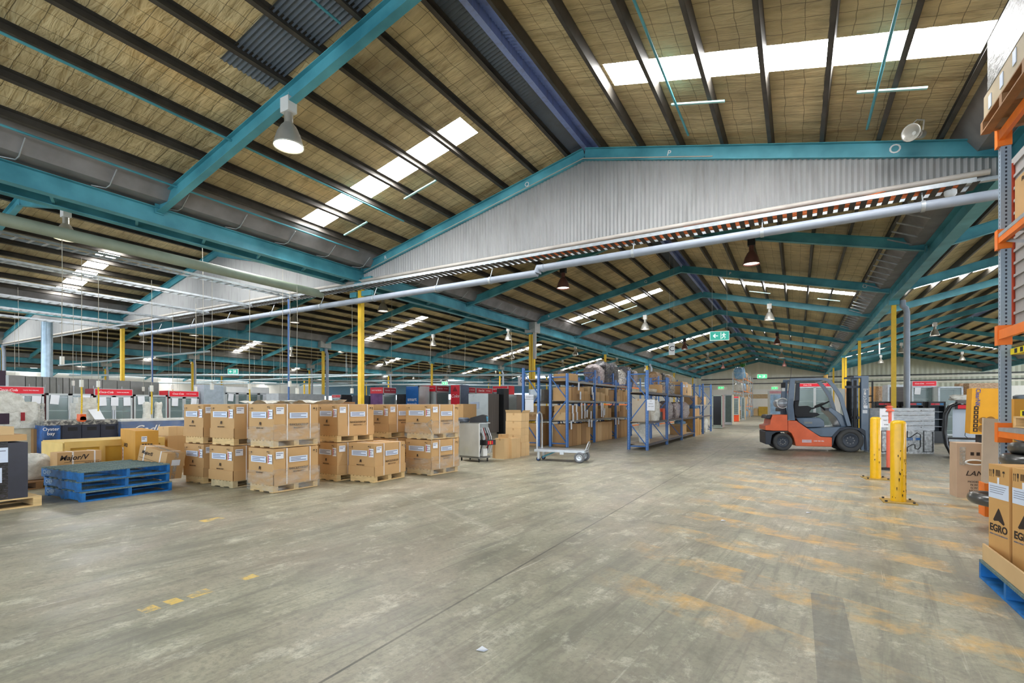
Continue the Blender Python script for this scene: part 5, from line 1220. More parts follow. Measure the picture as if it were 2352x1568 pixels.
def wheel(parent,x,y,z,r,w_,tyre,hub,name='wheel'):
    g=empty(name); g.parent=parent; g.location=(x,y,z)
    M=Matrix.Rotation(PI/2,3,'X')
    MB().lathe([(r*.62,-w_/2),(r*.93,-w_/2),(r,-w_*.3),(r,w_*.3),(r*.93,w_/2),(r*.62,w_/2),(r*.6,0)],n=28,M=M).build('tyre',tyre,g)
    b=MB(); b.lathe([(r*.1,-w_*.42),(r*.3,-w_*.45),(r*.34,-w_*.25),(r*.52,-w_*.25),(r*.62,-w_*.48),(r*.63,w_*.48),(r*.5,w_*.3),(r*.1,w_*.4)],n=24,M=M)
    b.build('hub',hub,g); return g
TY=mat('tyre_rubber',(70,70,70),.7,var=.15)
wheel(t,Lt-.12,-.03,.13,.13,.08,mat('grey_tyre',(110,112,116),.6),ALU); wheel(t,Lt-.12,.52,.13,.13,.08,mat('grey_tyre',(110,112,116),.6),ALU)
MB().cyl((Lt-.12,-.03,.13),(Lt-.12,.52,.13),.015,8).build('axle',ALU,t)
for y in(.03,.44):
    wheel(t,.02,y,.055,.055,.04,BLK,BLUEP,'castor_wheel'); MB().bx(.0,.06,y-.03,y+.03,.06,.25).build('castor_fork',ALU,t)
MB().beam((.1,.1,.1),(.42,.3,.24),.03,.03).build('brace',TEAL,t)
MB().bx(.6,.7,-.03,.0,.19,.27).build('latch',ALU,t)
# ================================================================ FORKLIFT
FB=mat('forklift_blue_grey',(74,94,116),.3,var=.08,spec=.6,coat=.3); FO=mat('forklift_orange',(226,104,62),.38,var=.1,scale=4,coat=.2); FD=mat('forklift_dark',(52,58,68),.45,var=.1); FS=mat('seat_black',(34,34,38),.6)
aF=R(12.3); pf=onz(1954,1038.5); T=Vector((pf.x-math.sin(aF)*.575,pf.y+math.cos(aF)*.575,0))
t=empty('forklift',T,aF,'orange and blue grey forklift truck parked in the aisle beyond the yellow bollards','forklift')
def fm(zx,zy):
    g=1385+30*(zx-415)/1110; s=524+20*(zx-415)/1110; return ((zx-1525)/610,(g-zy)/s)
def prof(pts,ya,yb,name,m,parent=t,extra=None):
    b=MB(); b.prism([fm(*q) for q in pts],ya,yb,'y'); o=b.build(name,m,parent)
    bv=o.modifiers.new('bevel','BEVEL'); bv.width=.018; bv.segments=2; bv.limit_method='ANGLE'; return o
Wd=.56
# rear counterweight in orange with its dark lower half
prof([(240,800),(490,795),(497,1062),(250,1060),(115,1050),(108,975),(190,960),(205,880)],-Wd,Wd,'counterweight',FO)
prof([(120,1065),(490,1065),(440,1080),(300,1085),(230,1130),(200,1290),(118,1280),(112,1080)],-Wd+.02,Wd-.02,'lower_counterweight',FD)
prof([(150,800),(245,795),(205,868),(132,860)],-Wd+.1,Wd-.1,'rear_cap',FD)
prof([(500,895),(640,895),(820,1020),(1040,1160),(1228,1170),(1228,1325),(630,1310),(600,1180),(560,1100),(500,1065)],-Wd-.005,Wd+.005,'side_body',FO)
prof([(640,850),(1040,845),(1110,900),(1120,1000),(830,1010),(700,930)],-Wd+.06,Wd-.06,'engine_cover',FB)
prof([(820,1020),(1480,990),(1360,1020),(1290,1090),(1225,1165),(1045,1158),(960,1110)],-Wd,Wd,'step_and_floor',FB)
prof([(1200,690),(1240,680),(1460,830),(1530,990),(1400,1000),(1320,850),(1200,740)],-.42,.42,'dashboard',FB)
prof([(1240,1090),(1400,1000),(1540,1000),(1700,1020),(1770,1060),(1800,1380),(1760,1380),(1760,1150),(1660,1060),(1520,1030),(1370,1075),(1290,1170),(1250,1310),(1232,1310)],-Wd+.05,Wd-.05,'front_fender',FD)
# overhead guard
def gtube(pts,y,r,name='guard_rail'):
    b=MB(); P=[Vector((fm(*q)[0],y,fm(*q)[1])) for q in pts]
    b.tube(P,r,8); return b.build(name,FB,t)
for y in(-.50,.50):
    b=MB(); b.prism([fm(*q) for q in [(540,215),(620,215),(605,500),(590,640),(620,890),(500,880),(495,640),(515,420)]],y-.05,y+.05,'y'); o=b.build('rear_pillar',FB,t)
    b=MB(); b.prism([fm(*q) for q in [(540,200),(1130,195),(1210,230),(1290,320),(1400,480),(1540,985),(1480,985),(1345,520),(1240,350),(1150,250),(1090,232),(540,240)]],y-.035,y+.035,'y'); b.build('front_pillar',FB,t)
b=MB()
for k in range(7):
    x,z=fm(620+80*k,225); b.bx(x-.02,x+.02,-.48,.48,z-.02,z+.02)
b.build('roof_bars',FB,t)
b=MB(); x,z=fm(700,300); b.prism([fm(*q) for q in [(680,265),(735,265),(730,560),(655,570)]],-.3,-.2,'y'); b.build('seat_belt_post',FD,t)
# seat
prof([(650,570),(740,560),(720,660),(880,650),(960,690),(900,760),(1040,770),(1090,800),(1000,840),(690,850),(650,790)],-.24,.24,'seat',FS)
b=MB(); x,z=fm(1110,660); 
ring=[Vector((x+.17*math.cos(a)*.8,.0+.17*math.sin(a),z+.05+.10*math.cos(a)*.6)) for a in [2*PI*i/16 for i in range(16)]]
b.tube(ring,.014,6,closed=True); b.build('steering_wheel',BLK,t)
MB().cyl((x,0,z+.04),(fm(1250,760)[0],0,fm(1250,760)[1]),.03,8).build('steering_column',BLK,t)
b=MB(); b.tube([Vector((fm(950,700)[0],-.25,fm(950,700)[1])),Vector((fm(1100,650)[0],-.2,fm(1100,650)[1])),Vector((fm(1240,580)[0],-.2,fm(1240,580)[1]))],.025,6); b.build('armrest',BLK,t)
# gas bottle
bx,bz=fm(430,640); g=MB(); g.lathe([(.02,-.36),(.12,-.33),(.155,-.26),(.155,.26),(.12,.33),(.02,.36)],c=(bx,.0,bz+.06),n=20,M=Matrix.Rotation(PI/2,3,'X')); g.build('gas_bottle',mat('bottle_grey',(190,196,204),.35,metal=.3),t)
b=MB(); b.tube([Vector((bx+.16*math.cos(a),-.38,bz+.06+.16*math.sin(a))) for a in [2*PI*i/16 for i in range(16)]],.014,6,closed=True); b.build('bottle_collar',WHITE,t)
MB().bx(bx-.08,bx+.1,-.3,.3,bz-.2,bz-.1).build('bottle_cradle',FD,t)
lx,lz=fm(450,310); MB().box((lx,-.3,lz),(.1,.16,.16)).build('rear_lamp',BLK,t); MB().box((lx,-.3,lz-.14),(.08,.14,.1)).build('rear_beacon',WHITE,t)
MB().cyl((fm(640,190)[0],.2,fm(640,190)[1]),(fm(640,190)[0]+.02,.2,fm(640,190)[1]+.42),.005,5).build('aerial',BLK,t)
MB().cyl((fm(1200,190)[0],-.1,fm(1200,200)[1]),(fm(1200,190)[0],-.1,fm(1200,190)[1]+.10),.06,12).build('warning_light',mat('amber',(226,170,60),.3),t)
# wheels
def fwheel(zx,zy,r,w_,y):
    x,_=fm(zx,zy); g=wheel(t,x,y,r,r,w_,TY,FD); g.name='wheel'
    M=Matrix.Rotation(PI/2,3,'X'); 
    for k in range(8):
        a=2*PI*k/8; MB().cyl((r*.28*math.cos(a),-w_*.30-.012,r*.28*math.sin(a)),(r*.28*math.cos(a),-w_*.24,r*.28*math.sin(a)),.018,6).build('wheel_nut',SSD,g)
for y in(-.47,.47): fwheel(1525,1240,.355,.20,y); fwheel(415,1250,.275,.18,y)
# mast
mx0,_=fm(1600,0); mx1,_=fm(1840,0)
MAST=empty('mast'); MAST.parent=t; zt=fm(1800,160)[1]
for y in(-.42,.42):
    MB().bx(mx1-.21,mx1-.02,y-.05,y+.05,.06,zt).build('outer_rail',FB,MAST); MB().bx(mx1-.36,mx1-.29,y*.75-.03,y*.75+.03,.12,zt-.12).build('inner_rail',BLK,MAST)
MB().bx(mx1-.40,mx1-.02,-.46,.46,zt-.05,zt).build('mast_top_tie',FB,MAST)
MB().bx(mx1-.3,mx1-.24,-.4,.4,1.0,1.08).build('mast_cross_tie',FD,MAST)
for y in(-.2,.2): MB().cyl((mx1-.28,y,.15),(mx1-.28,y,zt-.15),.04,10).build('lift_cylinder',BLK,MAST)
MB().beam((fm(1480,340)[0],-.35,fm(1480,340)[1]),(mx1-.2,-.35,fm(1600,340)[1]),.05,.07).build('mast_stay',FD,t)
for k in range(8): 
    z=.35+.19*k; MB().bx(mx1+.05,mx1+.09,-.5,.5,z,z+.03).build('backrest_bar',BLK,MAST)
for y in(-.5,.48): MB().bx(mx1+.05,mx1+.09,y,y+.03,.3,zt-.15).build('backrest_post',BLK,MAST)
for y in(-.36,.30): 
    b=MB(); b.bx(mx1+.09,mx1+.13,y,y+.1,.04,.55); b.bx(mx1+.09,mx1+.75,y,y+.1,.03,.07); b.build('fork',DARK,MAST)
text('lettering','TOYOTA',SWP,t,(mx1-.115,-.475,fm(1785,560)[1]),.105,'-y',bold=.01,roll=PI/2); text('lettering','8FG',SWP,t,(mx1-.115,-.475,fm(1785,430)[1]),.075,'-y',bold=.02,roll=PI/2); text('lettering','05018',SWP,t,(mx1-.10,-.475,fm(1785,382)[1]),.05,'-y',bold=.01)
x,z=fm(1780,680); MB().bx(x-.05,x+.05,-.474,-.470,z-.03,z+.06).build('sticker',PAPER,t); x,z=fm(1770,750); MB().bx(x-.06,x+.06,-.474,-.470,z-.05,z+.05).build('sticker',PAPER,t)
x,z=fm(820,1230); MB().bx(x-.14,x+.12,-.572,-.566,z-.045,z+.045).build('sticker',mat('faded_sticker',(206,180,186),.5,var=.2),t)
text('lettering','1300 425 426',SWP,t,(fm(1010,1230)[0],-.57,fm(1010,1230)[1]),.052,'-y',bold=.02)
x,z=fm(840,930); MB().bx(x-.10,x+.12,-.508,-.502,z-.03,z+.03).build('maker_plate',SSD,t)
# ================================================================ BOLLARDS AND DELINEATOR
BY=mat('bollard_yellow',(236,184,20),.32,var=.05,coat=.3,scale=14); SCUF=mat('scuff_black',(60,48,30),.8,var=.2)
for i,(u,v,r,top) in enumerate(((2063,1152,.095,965),(2011,1099,.088,957))):
    P=onz(u,v); d=-P.x*_S+P.y*_C; h=HCAM-(top-HOR)/FPX*d
    t=empty('bollard',(P.x,P.y,0),R(8*i),'%s yellow steel bollard bolted to the floor, %s'%('nearer' if i==0 else 'farther','scuffed dark near its foot' if i==0 else 'just behind the first one'),'bollard')
    MB().lathe([(r,.01),(r,h-.05),(r*.92,h-.02),(r*.6,h-.003),(.01,h)],n=32).build('post',BY,t)
    MB().bx(-.2,.2,-.2,.2,0,.014).build('base_plate',mat('plate_yellow_worn',(170,140,70),.6,var=.25,scale=20),t)
    for a in(-.16,.16):
        for c in(-.16,.16): MB().cyl((a,c,.014),(a,c,.035),.016,6).build('bolt',DARK,t)
    b=MB(); rr=random.Random(i+2)
    for k in range(22 if i==0 else 6):
        a=rr.uniform(-2.6,-.4); z=rr.uniform(.05,.75) if i==0 else rr.uniform(.3,.6); w_=rr.uniform(.04,.16); hh=rr.uniform(.006,.03)
        n=4; vs=[]
        for q in range(n+1): th=a+w_*q/n; vs+=[((r+.0012)*math.cos(th),(r+.0012)*math.sin(th),z-hh*(q%2)),((r+.0012)*math.cos(th),(r+.0012)*math.sin(th),z+hh)]
        b.add(vs,[(2*q,2*q+2,2*q+3,2*q+1) for q in range(n)])
    b.build('scuff_marks',SCUF,t)
P=onz(2042,1078); t=empty('delineator_post',(P.x,P.y,0),0,'flexible orange traffic post with a paper notice behind the bollards','post')
ORP=mat('faded_orange',(232,112,88),.5,var=.06)
MB().cyl((0,0,.03),(0,0,.86),.05,16).build('lower_sleeve',ORP,t); MB().cyl((0,0,.86),(0,0,1.02),.05,16).build('white_band',WHITE,t); MB().cyl((0,0,1.02),(0,0,1.28),.05,16).build('upper_sleeve',ORP,t)
MB().lathe([(.09,1.28),(.1,1.30),(.06,1.33),(.05,1.36),(.08,1.38),(.03,1.41)],n=14).build('cap',ORP,t); MB().lathe([(.2,0),(.19,.03),(.08,.045),(.05,.05)],n=20).build('rubber_base',BLK,t)
o=notice(Vector((P.x-.05,P.y-.06,1.13)),.30,.40,'white paper notice taped on the orange traffic post',['NO','UNAUTHOR','PAST TH','POINT'],.5)
# ================================================================ RIGHT SIDE GOODS
P,W,L,h=fit(2147,1043,2021,0,937,z=0,rz=R(24),L=1.0); 
P=onz(2147,1042); rz=R(29); W=reach(P,PI+rz,2021); d=-P.x*_S+P.y*_C; h=HCAM-(937-HOR)/FPX*d
t=empty('foil_wrapped_pallet',(P.x,P.y,0),rz,'large crate load wrapped in silver foil with grey printed lower panels and blue emblem','wrapped load')
MB().bx(-W,0,0,.7,h*.52,h).build('foil_cover',FOIL,t); MB().bx(-W+.01,-.01,.01,.69,.0,h*.52).build('lower_panel',mat('marbled_panel',(216,219,220),.5,var=.3,scale=14,dirt=(160,162,163)),t)
b=MB()
for z in (.62,.72,.85,.94): b.tube([(-W,-.0,h*z),(-W*.5,-.012,h*z-.01),(0,0,h*z)],.012,5)
b.build('film_folds',CLEARH,t)
b=MB()
for pts in ([(-W+.05,.06),(-W+.05,h*.5),(-W*.62,h*.5),(-W*.56,h*.42),(-W*.56,h*.12),(-W*.62,.06),(-W+.05,.06)],[(-W*.5,.06),(-W*.5,h*.14),(-W*.42,h*.2),(-W*.36,h*.2),(-W*.36,h*.12),(-W*.30,h*.10),(-W*.26,h*.16),(-W*.26,h*.42),(-W*.32,h*.46),(-W*.44,h*.36),(-W*.5,h*.36),(-W*.5,h*.5)],[(-W*.2,.06),(-W*.2,h*.5),(-.05,h*.48),(-.05,.06),(-W*.2,.06)]): b.tube([(a,-.0,c) for a,c in pts],.012,5)
b.build('moulded_outline',DARK,t)
MB().bx(-W*.64,-W*.26,-.006,-.002,h*.30,h*.35).build('blue_strip',mat('emblem_blue',(50,110,180),.4),t); b=MB(); b.prism([(-W*.52,h*.33),(-W*.40,h*.33),(-W*.40,h*.36),(-W*.34,h*.325),(-W*.40,h*.29),(-W*.40,h*.32),(-W*.52,h*.32)],-.012,-.006,'y'); b.build('emblem',WHITE,t)
for x in(-W*.8,-W*.25):
    for z in(.95,.72,.58): MB().cyl((x,-.012,h*z),(x,.0,h*z),.012,6).build('rivet',BLK,t)
# row of open display coolers with black headers
HB=mat('black_header',(24,18,20),.3,var=.1)
def open_cooler(u0,u1,vt,hgt,dep,label,back=0):
    P=atd(u1,vt,dep); rz=R(2); Pn=Vector((P.x,P.y,0)); h=P.z; W=reach(Pn,PI+rz,u0)
    t=empty('open_cooler',Pn,rz,label,'cooler','open coolers behind the foil load')
    MB().bx(-W,0,0,.12,h-.15,h).build('header',HB,t); MB().bx(-W*.84,-W*.62,-.004,0,h-.11,h-.045).build('header_print',REDH,t); MB().bx(-W*.6,-W*.34,-.004,0,h-.11,h-.045).build('header_print',mat('pink_print',(226,90,100),.5),t); MB().bx(-W*.33,-W*.12,-.004,0,h-.11,h-.045).build('header_print',mat('blue_print',(70,140,200),.5),t)
    MB().bx(-W,-W+.04,0,.7,0,h).build('side_wall',BLK,t); MB().bx(-.04,0,0,.7,0,h).build('side_wall',BLK,t); MB().bx(-W,0,.66,.7,0,h).build('back_wall',mat('cooler_back',(150,165,178),.4,var=.2),t); MB().bx(-W,0,0,.7,0,.45).build('lower_body',BLKG,t)
    for k in range(3): MB().bx(-W+.04,-.04,.15,.66,.6+.28*k,.62+.28*k).build('shelf',GALV,t)
    MB().bx(-W,0,0,.7,h,h+.02).build('top',DARK,t); return t
for i,(a,c) in enumerate(((2010,2065),(2070,2123),(2132,2172))): open_cooler(a,c,923,0,19.2+ -.35*i,'open display cooler with black header behind the foil load, %s from the left'%ordinal(i))
# curved glass deli display
P=atd(2170,1037,13.2); P.z=0; aD=R(-10)
t=empty('curved_display',(P.x,P.y,0),aD,'black curved glass display case with perforated pale back panel','display case')
Wq=reach((P.x,P.y),aD,2312); d=-P.x*_S+P.y*_C; h=HCAM+(931-922)/FPX*d
prf=[(.32,0),(.14,.10),(.04,.35),(.0,.7),(.03,h-.35),(.12,h-.12),(.30,h-.03)]
b=MB(); b.tube([(a,0,c) for a,c in prf],.045,8); b.build('curved_frame',BLKG,t)
b=MB(); b.tube([(a,1.1,c) for a,c in prf],.045,8); b.build('rear_frame',BLKG,t)
b=MB(); vs=[]
for a,c in prf[1:]: vs+=[(a,.02,c),(a,1.08,c)]
b.add(vs,[(2*i,2*i+1,2*i+3,2*i+2) for i in range(5)],True); b.build('curved_glass',GLASS,t)
MB().bx(.25,Wq,-.05,1.15,h-.05,h+.03).build('top',mat('grey_top',(104,100,98),.5),t)
MB().bx(.16,Wq-.02,.16,.20,.57,h-.12).build('perforated_panel',perf_mat('perforated_white',(196,206,220),(150,160,176)),t)
MB().bx(.2,Wq-.05,.02,.06,h-.2,h-.07).build('header_strip',HB,t); MB().bx(.26,.70,.016,.02,h-.185,h-.09).build('header_print',REDH,t); MB().bx(.73,1.2,.016,.02,h-.185,h-.09).build('header_print',REDH,t)
b=MB(); b.prism([(.32,0),(.14,.10),(.04,.56),(Wq,.56),(Wq,0)],.01,1.1,'y'); b.build('lower_body',BLKG,t); MB().bx(.08,Wq,-.03,.02,.46,.52).build('bumper',GALV,t)
b=MB(); b.tube([(.5,.1,h-.2),(.42,.08,.9),(.4,.05,.62),(.5,.0,.5),(.7,0,.52),(.85,.0,.58)],.008,5); b.build('loose_cable',BLK,t)
deck=(P.x,P.y,h)
for i,(dx,w_,hh,m_) in enumerate(((.35,.5,.15,MILK),(.95,.45,.16,MILK),(1.45,.25,.13,mat('slate_box',(110,120,130),.5)),(1.75,.3,.13,WHITE))):
    a=aD; q=Vector((P.x+math.cos(a)*(dx)-math.sin(a)*.3,P.y+math.sin(a)*dx+math.cos(a)*.3,h+.032))
    bag(q,w_,.35,hh,'%s on top of the curved display case, %s from the left'%('pale crumpled parts' if i<2 else 'small box',ordinal(i)),m_,200+i,name='loose_parts' if i<2 else 'small_box',cat='parts' if i<2 else 'box',jag=.12 if i<2 else .01)
# coolers and cartons above and behind
def facing_box(u0,u1,vt,dep,label,m,D=.7,rz=R(12),**k):
    P=atd(u1,vt,dep); Pn=Vector((P.x,P.y,0)); W=reach(Pn,PI+rz,u0); return (Pn,W,P.z,rz)
Pn,W,h,rz=facing_box(2039,2083,883,22.0,'',None); t=empty('condenser_cooler',Pn,rz,'grey framed cooler with a dark grille front, standing behind the open coolers','cooler'); MB().bx(-W,0,0,.6,0,h).build('cabinet',GALV,t); MB().bx(-W*.9,-W*.08,-.01,0,h-1.3,h-.1).build('grille',mat('dark_grille',(84,78,76),.5,var=.2,scale=40,stretch=(.02,1,1)),t)
for i,(a,c,vt,dp,m_,lb) in enumerate(((2008,2018,887,24,CARD,'plain brown'),(2018,2036,887,23.6,BROWNW,'red and brown printed'),(2084,2093,888,23.6,BROWNW,'red printed'))):
    Pn,W,h,rz=facing_box(a,c,vt,dp,'',None); carton(Pn,W,.6,h,'%s tall carton standing beside the grille cooler, %s'%(lb,ordinal(i)),rz=rz,m=m_)
Pn,W,h,rz=facing_box(2094,2151,874,21.5,'',None); fridge(Pn,W,.7,h,rz,'red headed drinks fridge above the open coolers at right',head=REDH,doors=1,hh=.24,papers=1,frame=GALV,shelves=5)
Pn,W,h,rz=facing_box(2154.5,2212,887,20.8,'',None); fridge(Pn,W,.7,h,rz,'grey glass door cooler without header, right of the red headed one',head=None,doors=1,frame=GALV,shelves=4)
for i,(a,c,vt,dp) in enumerate(((2204,2225,880,23),(2226,2300,879,22.2))):
    Pn,W,h,rz=facing_box(a,c,vt,dp,'',None); t=empty('wrapped_load',Pn,rz,'%s brown carton load in film behind the curved display case'%('narrow' if i==0 else 'wide'),'wrapped load'); MB().bx(-W,-.03,0,.45,0,h).build('cartons',BROWNW,t); MB().bx(-W*.95,0,-.004,0,h-.35,h-.30).build('red_tape',mat('red_tape',(190,70,80),.5),t)
# fridges behind the forklift
def bf(u0,u1,vt,dep,label,**k):
    P=atd(u1,vt,dep); Pn=Vector((P.x,P.y,0)); rz=k.pop('rz',R(10)); W=reach(Pn,PI+rz,u0); return fridge(Pn,W,.8,P.z,rz,label,**k)
bf(1830,1913,879,26,'red headed double door fridge seen through the forklift cab',head=REDH,doors=2,hh=.2,htext='Coca-Cola')
bf(1941,1964,892,24,'narrow cooler with orange sticker seen between forklift pillar and mast',head=mat('orange_header',(226,150,70),.5),htext='',doors=1,frame=mat('tan_frame',(186,150,110),.5))
bf(1767,1811,897,34,'pale fridge with drinks printed on its glass, behind the forklift tail',head=mat('pink_header',(196,140,146),.5),htext='',doors=1,glassm=mat('printed_glass',(150,180,206),.3,var=.35,scale=3))
# aisle side fridges beyond the racks
def side_fr(u0,u1,ub,vt,label,X=None,D=1.0,m=None,**k):
    P=onz(u1,ub); d=-P.x*_S+P.y*_C; h=HCAM-(vt-HOR)/FPX*d; W=reach(P,PI,u0); return fridge((P.x,P.y,0),W,D,h,0,label,**k)
side_fr(1636,1659,984,907,'black open front cooler standing past the end of the aisle rack',doors=1,frame=mat('pale_green_frame',(150,160,150),.5),inner=BLK,side=mat('pinkish_side',(176,146,140),.5),shelves=6,glassm=BLKG)
side_fr(1664,1682,976,906,'cream sided cooler behind the black one in the aisle',doors=1,side=mat('cream_side',(226,216,186),.6),inner=mat('dark_green',(70,84,78),.5),shelves=3,glassm=mat('green_glass',(80,96,90),.3))
side_fr(1684,1697,968.5,910,'red based cooler with green inner panel far down the aisle',head=REDH,htext='',doors=1,hh=.15,inner=mat('green_inner',(150,164,134),.5),shelves=7,kick=mat('orange_kick',(236,84,40),.5),base=.6,side=CARDL)
side_fr(1702,1711,965,911,'narrow brown sided cooler just beyond the red based one',doors=1,side=CARDL)
# LANCER box right, leaning board, carton with icons
P=onz(2198,1142); rz=R(3); d=-P.x*_S+P.y*_C; h=HCAM-(1017-HOR)/FPX*d; Wd_=reach(P,R(3),2266); Ld=.22
t=empty('floor_carton',(P.x,P.y,0),rz,'tall brown carton printed LANCER with an oval hand hole, near the right rack','carton')
MB().bx(0,Wd_,0,.34,0,h).build('carton_body',mat('brown_pale_board',(190,164,140),.75,var=.05),t); 
text('lettering','LANCER',INK,t,(Wd_*.86,-.004,h*.45),.105,'-y',bold=.01,italic=.3)
for s,z in (('MODEL: Rev3',.30),('N.W.:   22',.245),('G.W.:   24',.19),('MEAS: 44X4',.135)): text('lettering',s,INK,t,(Wd_*.72,-.004,h*z),.042,'-y')
for k in range(3): MB().bx(Wd_*(.46+.2*k),Wd_*(.58+.2*k),-.004,-.002,h*.78,h*.84).build('printed_icon',INK,t)
o=symbols(t,'-y',Wd_*.38,h*.66,.07,'up')
b=MB(); b.tube([(Wd_*.62+.11*math.cos(a)*(1 if abs(math.cos(a))>.0 else 1),-.006,h*.655+.035*math.sin(a)) for a in [2*PI*i/20 for i in range(20)]],.012,6,closed=True); b.build('hand_hole_rim',WHITE,t); MB().bx(Wd_*.62-.09,Wd_*.62+.09,-.003,-.001,h*.655-.025,h*.655+.025).build('hand_hole',WOODD,t)
b=MB(); b.bx(.03,.10,-.006,-.002,h*.6,h*.93); b.build('tape_patch',CLEARH,t)
P=onz(2262,1172); A=atd(2262,1172,6.75); 
t=MB(); a0=onz(2251,1170); h_=1.22; t.box((0,0,h_/2),(.30,.02,h_)); o=t.build('cardboard_sheet',mat('grey_board',(186,168,146),.8,var=.06),None,(a0.x+.15,a0.y+.12,0.012)); o.rotation_euler=(R(-4),R(5),R(30)); tag(o,'narrow flat cardboard sheet leaning by the foot of the right rack','cardboard sheet')
A=atd(2228,996,8.6)
t=empty('icon_carton',A,R(-4),'orange yellow carton printed ClearNK with black handling icons, standing high by the rack','carton')
Wc=reach((A.x,A.y),R(-4),2292); hc_=.79
body=MB().bx(0,Wc,0,.45,0,hc_).build('carton_body',mat('carton_orange_yellow',(222,160,40),.6,var=.04),t)
t.rotation_euler=(0,R(2),R(-4))
o=text('lettering','ClearNK',mat('blue_ink',(60,80,150),.5),t,(Wc*.22,-.004,hc_*.80),.085,'-y',bold=.01,roll=-PI/2)
for k in range(6):
    z=hc_*(.57-.095*k); MB().bx(Wc*.10,Wc*.27,-.004,-.002,z-.034,z+.03).build('icon_tile',INK,t); MB().bx(Wc*.15,Wc*.22,-.006,-.004,z-.018,z+.012).build('icon_mark',CARDY,t)
b=MB()
for (x,z,r) in ((.46,.30,.06),(.60,.22,.06),(.48,.13,.07),(.72,.32,.06)): b.cyl((Wc*x,-.005,hc_*z),(Wc*x,-.003,hc_*z),r,18)
b.build('printed_rolls',mat('printed_brown',(140,98,40),.6,var=.25,scale=12),t)
carton((A.x+.42,A.y+.25,0),.25,.18,A.z-.03,'dark box supporting the orange yellow icon carton',rz=0,m=DARK,tape=False,name='support_box')
# ================================================================ PALLET RACK AT RIGHT
RX,RY=2.30,8.62
t=empty('pallet_rack',(RX,RY,0),0,'tall orange and grey pallet rack at the right picture edge','rack')
top=5.0
PG=shared(('post',.1,top,'g'),lambda:MB().bx(-.05,.05,-.045,.045,0.02,top),POSTG)
f=empty('upright_frame'); f.parent=t
link('post',PG,f,(0,0,0)); link('post',PG,f,(1.15,0,0)); MB().bx(-.09,.09,-.08,.08,0,.02).build('foot_plate',ORG,f)
b=MB(); n=2
for k in range(n): b.beam((0 if k%2 else 1.15,0,.3+.75*k),(1.15 if k%2 else 0,0,.3+.75*(k+1)),.03,.05,up=(0,1,0))
b.build('bracing',POSTG,f)
zl=[onX(2290,v,RX).z for v in (331,572,793,1001)]
def atX(u,v,X): return onX(u,v,X)
zz=[HCAM-(v-HOR)/FPX*(-RX*_S+RY*_C) for v in (325,560,780,1003)]
for j,z in enumerate(zz):
    bm_=MB(); bm_.bx(-.055,-.005,-3.2,-.05,z-.02,z+.12) if False else bm_.bx(-.075,-.025,-3.0,-.04,z+.0,z+.115)
    o=bm_.build('load_beam',ORG,t); MB().bx(1.16,1.2,-3.0,-.04,z,z+.115).build('load_beam',ORG,t)
    MB().bx(-.085,.055,-.06,.05,z-.07,z+.18).build('beam_connector',ORG,t)
    if j in(1,3):
        c=MB(); 
        for k in range(60): c.bx(-.075,1.18 if j==3 else .26,-.10-.048*k-.012,-.10-.048*k,z+.115,z+.123)
        for x in((-.078,.3,.75,1.15) if j==3 else (-.078,.22)): c.bx(x,x+.006,-3.0,-.06,z+.115 if x>0 else z+.075,z+.121)
        c.build('wire_deck',GALV,t)
    MB().bx(-.077,-.074,-1.0,-.93,z+.03,z+.1).build('beam_tag',PAPER,t)
MB().beam((0,-.1,zz[1]+.02),(1.1,-1.2,zz[1]-.6),.04,.04).build('diagonal_stay',GALV,t)
o=MB().cyl((0,0,zz[2]+.1),(0,0,zz[0]-.15),.055,12); tag(o.build('riser_pipe',mat('orange_red_pipe',(222,88,58),.45),None,(RX+.17,RY+.45,0)),'vertical orange red riser pipe behind the rack upright','pipe')
# orange foot guard
P=onz(2262,1186); t=empty('foot_guard',(P.x,P.y,0),R(0),'orange steel guard protecting the foot of the right rack','guard'); MB().bx(0,.12,0,.02,0,.42).build('face_plate',ORG,t); MB().bx(0,.015,.01,.25,0,.42).build('side_plate',ORG,t)
# loads on the rack
def rl(y0,y1,x0,x1,z0,z1): return ((x0+x1)/2,(y0+y1)/2)
# top load on a pallet overhanging the beam
zt0=zz[0]+.12; 
A=onz(2252,312,zt0); 
pallet((A.x+1.2,A.y-1.45,zt0+.002),1.2,1.45,'worn timber pallet hanging over the top beam of the right rack',0,.15,WOODD)
t=empty('wrapped_load',(A.x,A.y-1.45,zt0+.155),0,'pale cartons wrapped in grey film on the top beam of the right rack','wrapped load')
MB().bx(.02,1.15,.05,1.40,0,.30).build('lower_cartons',mat('pale_carton',(176,160,132),.75,var=.07),t); MB().bx(.03,1.15,.05,1.22,.30,.9).build('upper_cartons',mat('pale_carton',(206,190,160),.75,var=.07),t); MB().bx(.015,1.16,.04,1.24,.30,.92).build('grey_film',film('grey_film',(128,126,120),1,.45,9,bump=.6,dark=(70,68,64)),t)
for y,z in((1.15,.12),(.75,.15),(.35,.18)): MB().bx(.012,.02,y-.05,y+.05,z-.07,z+.09).build('paper_patch',LABL,t); 
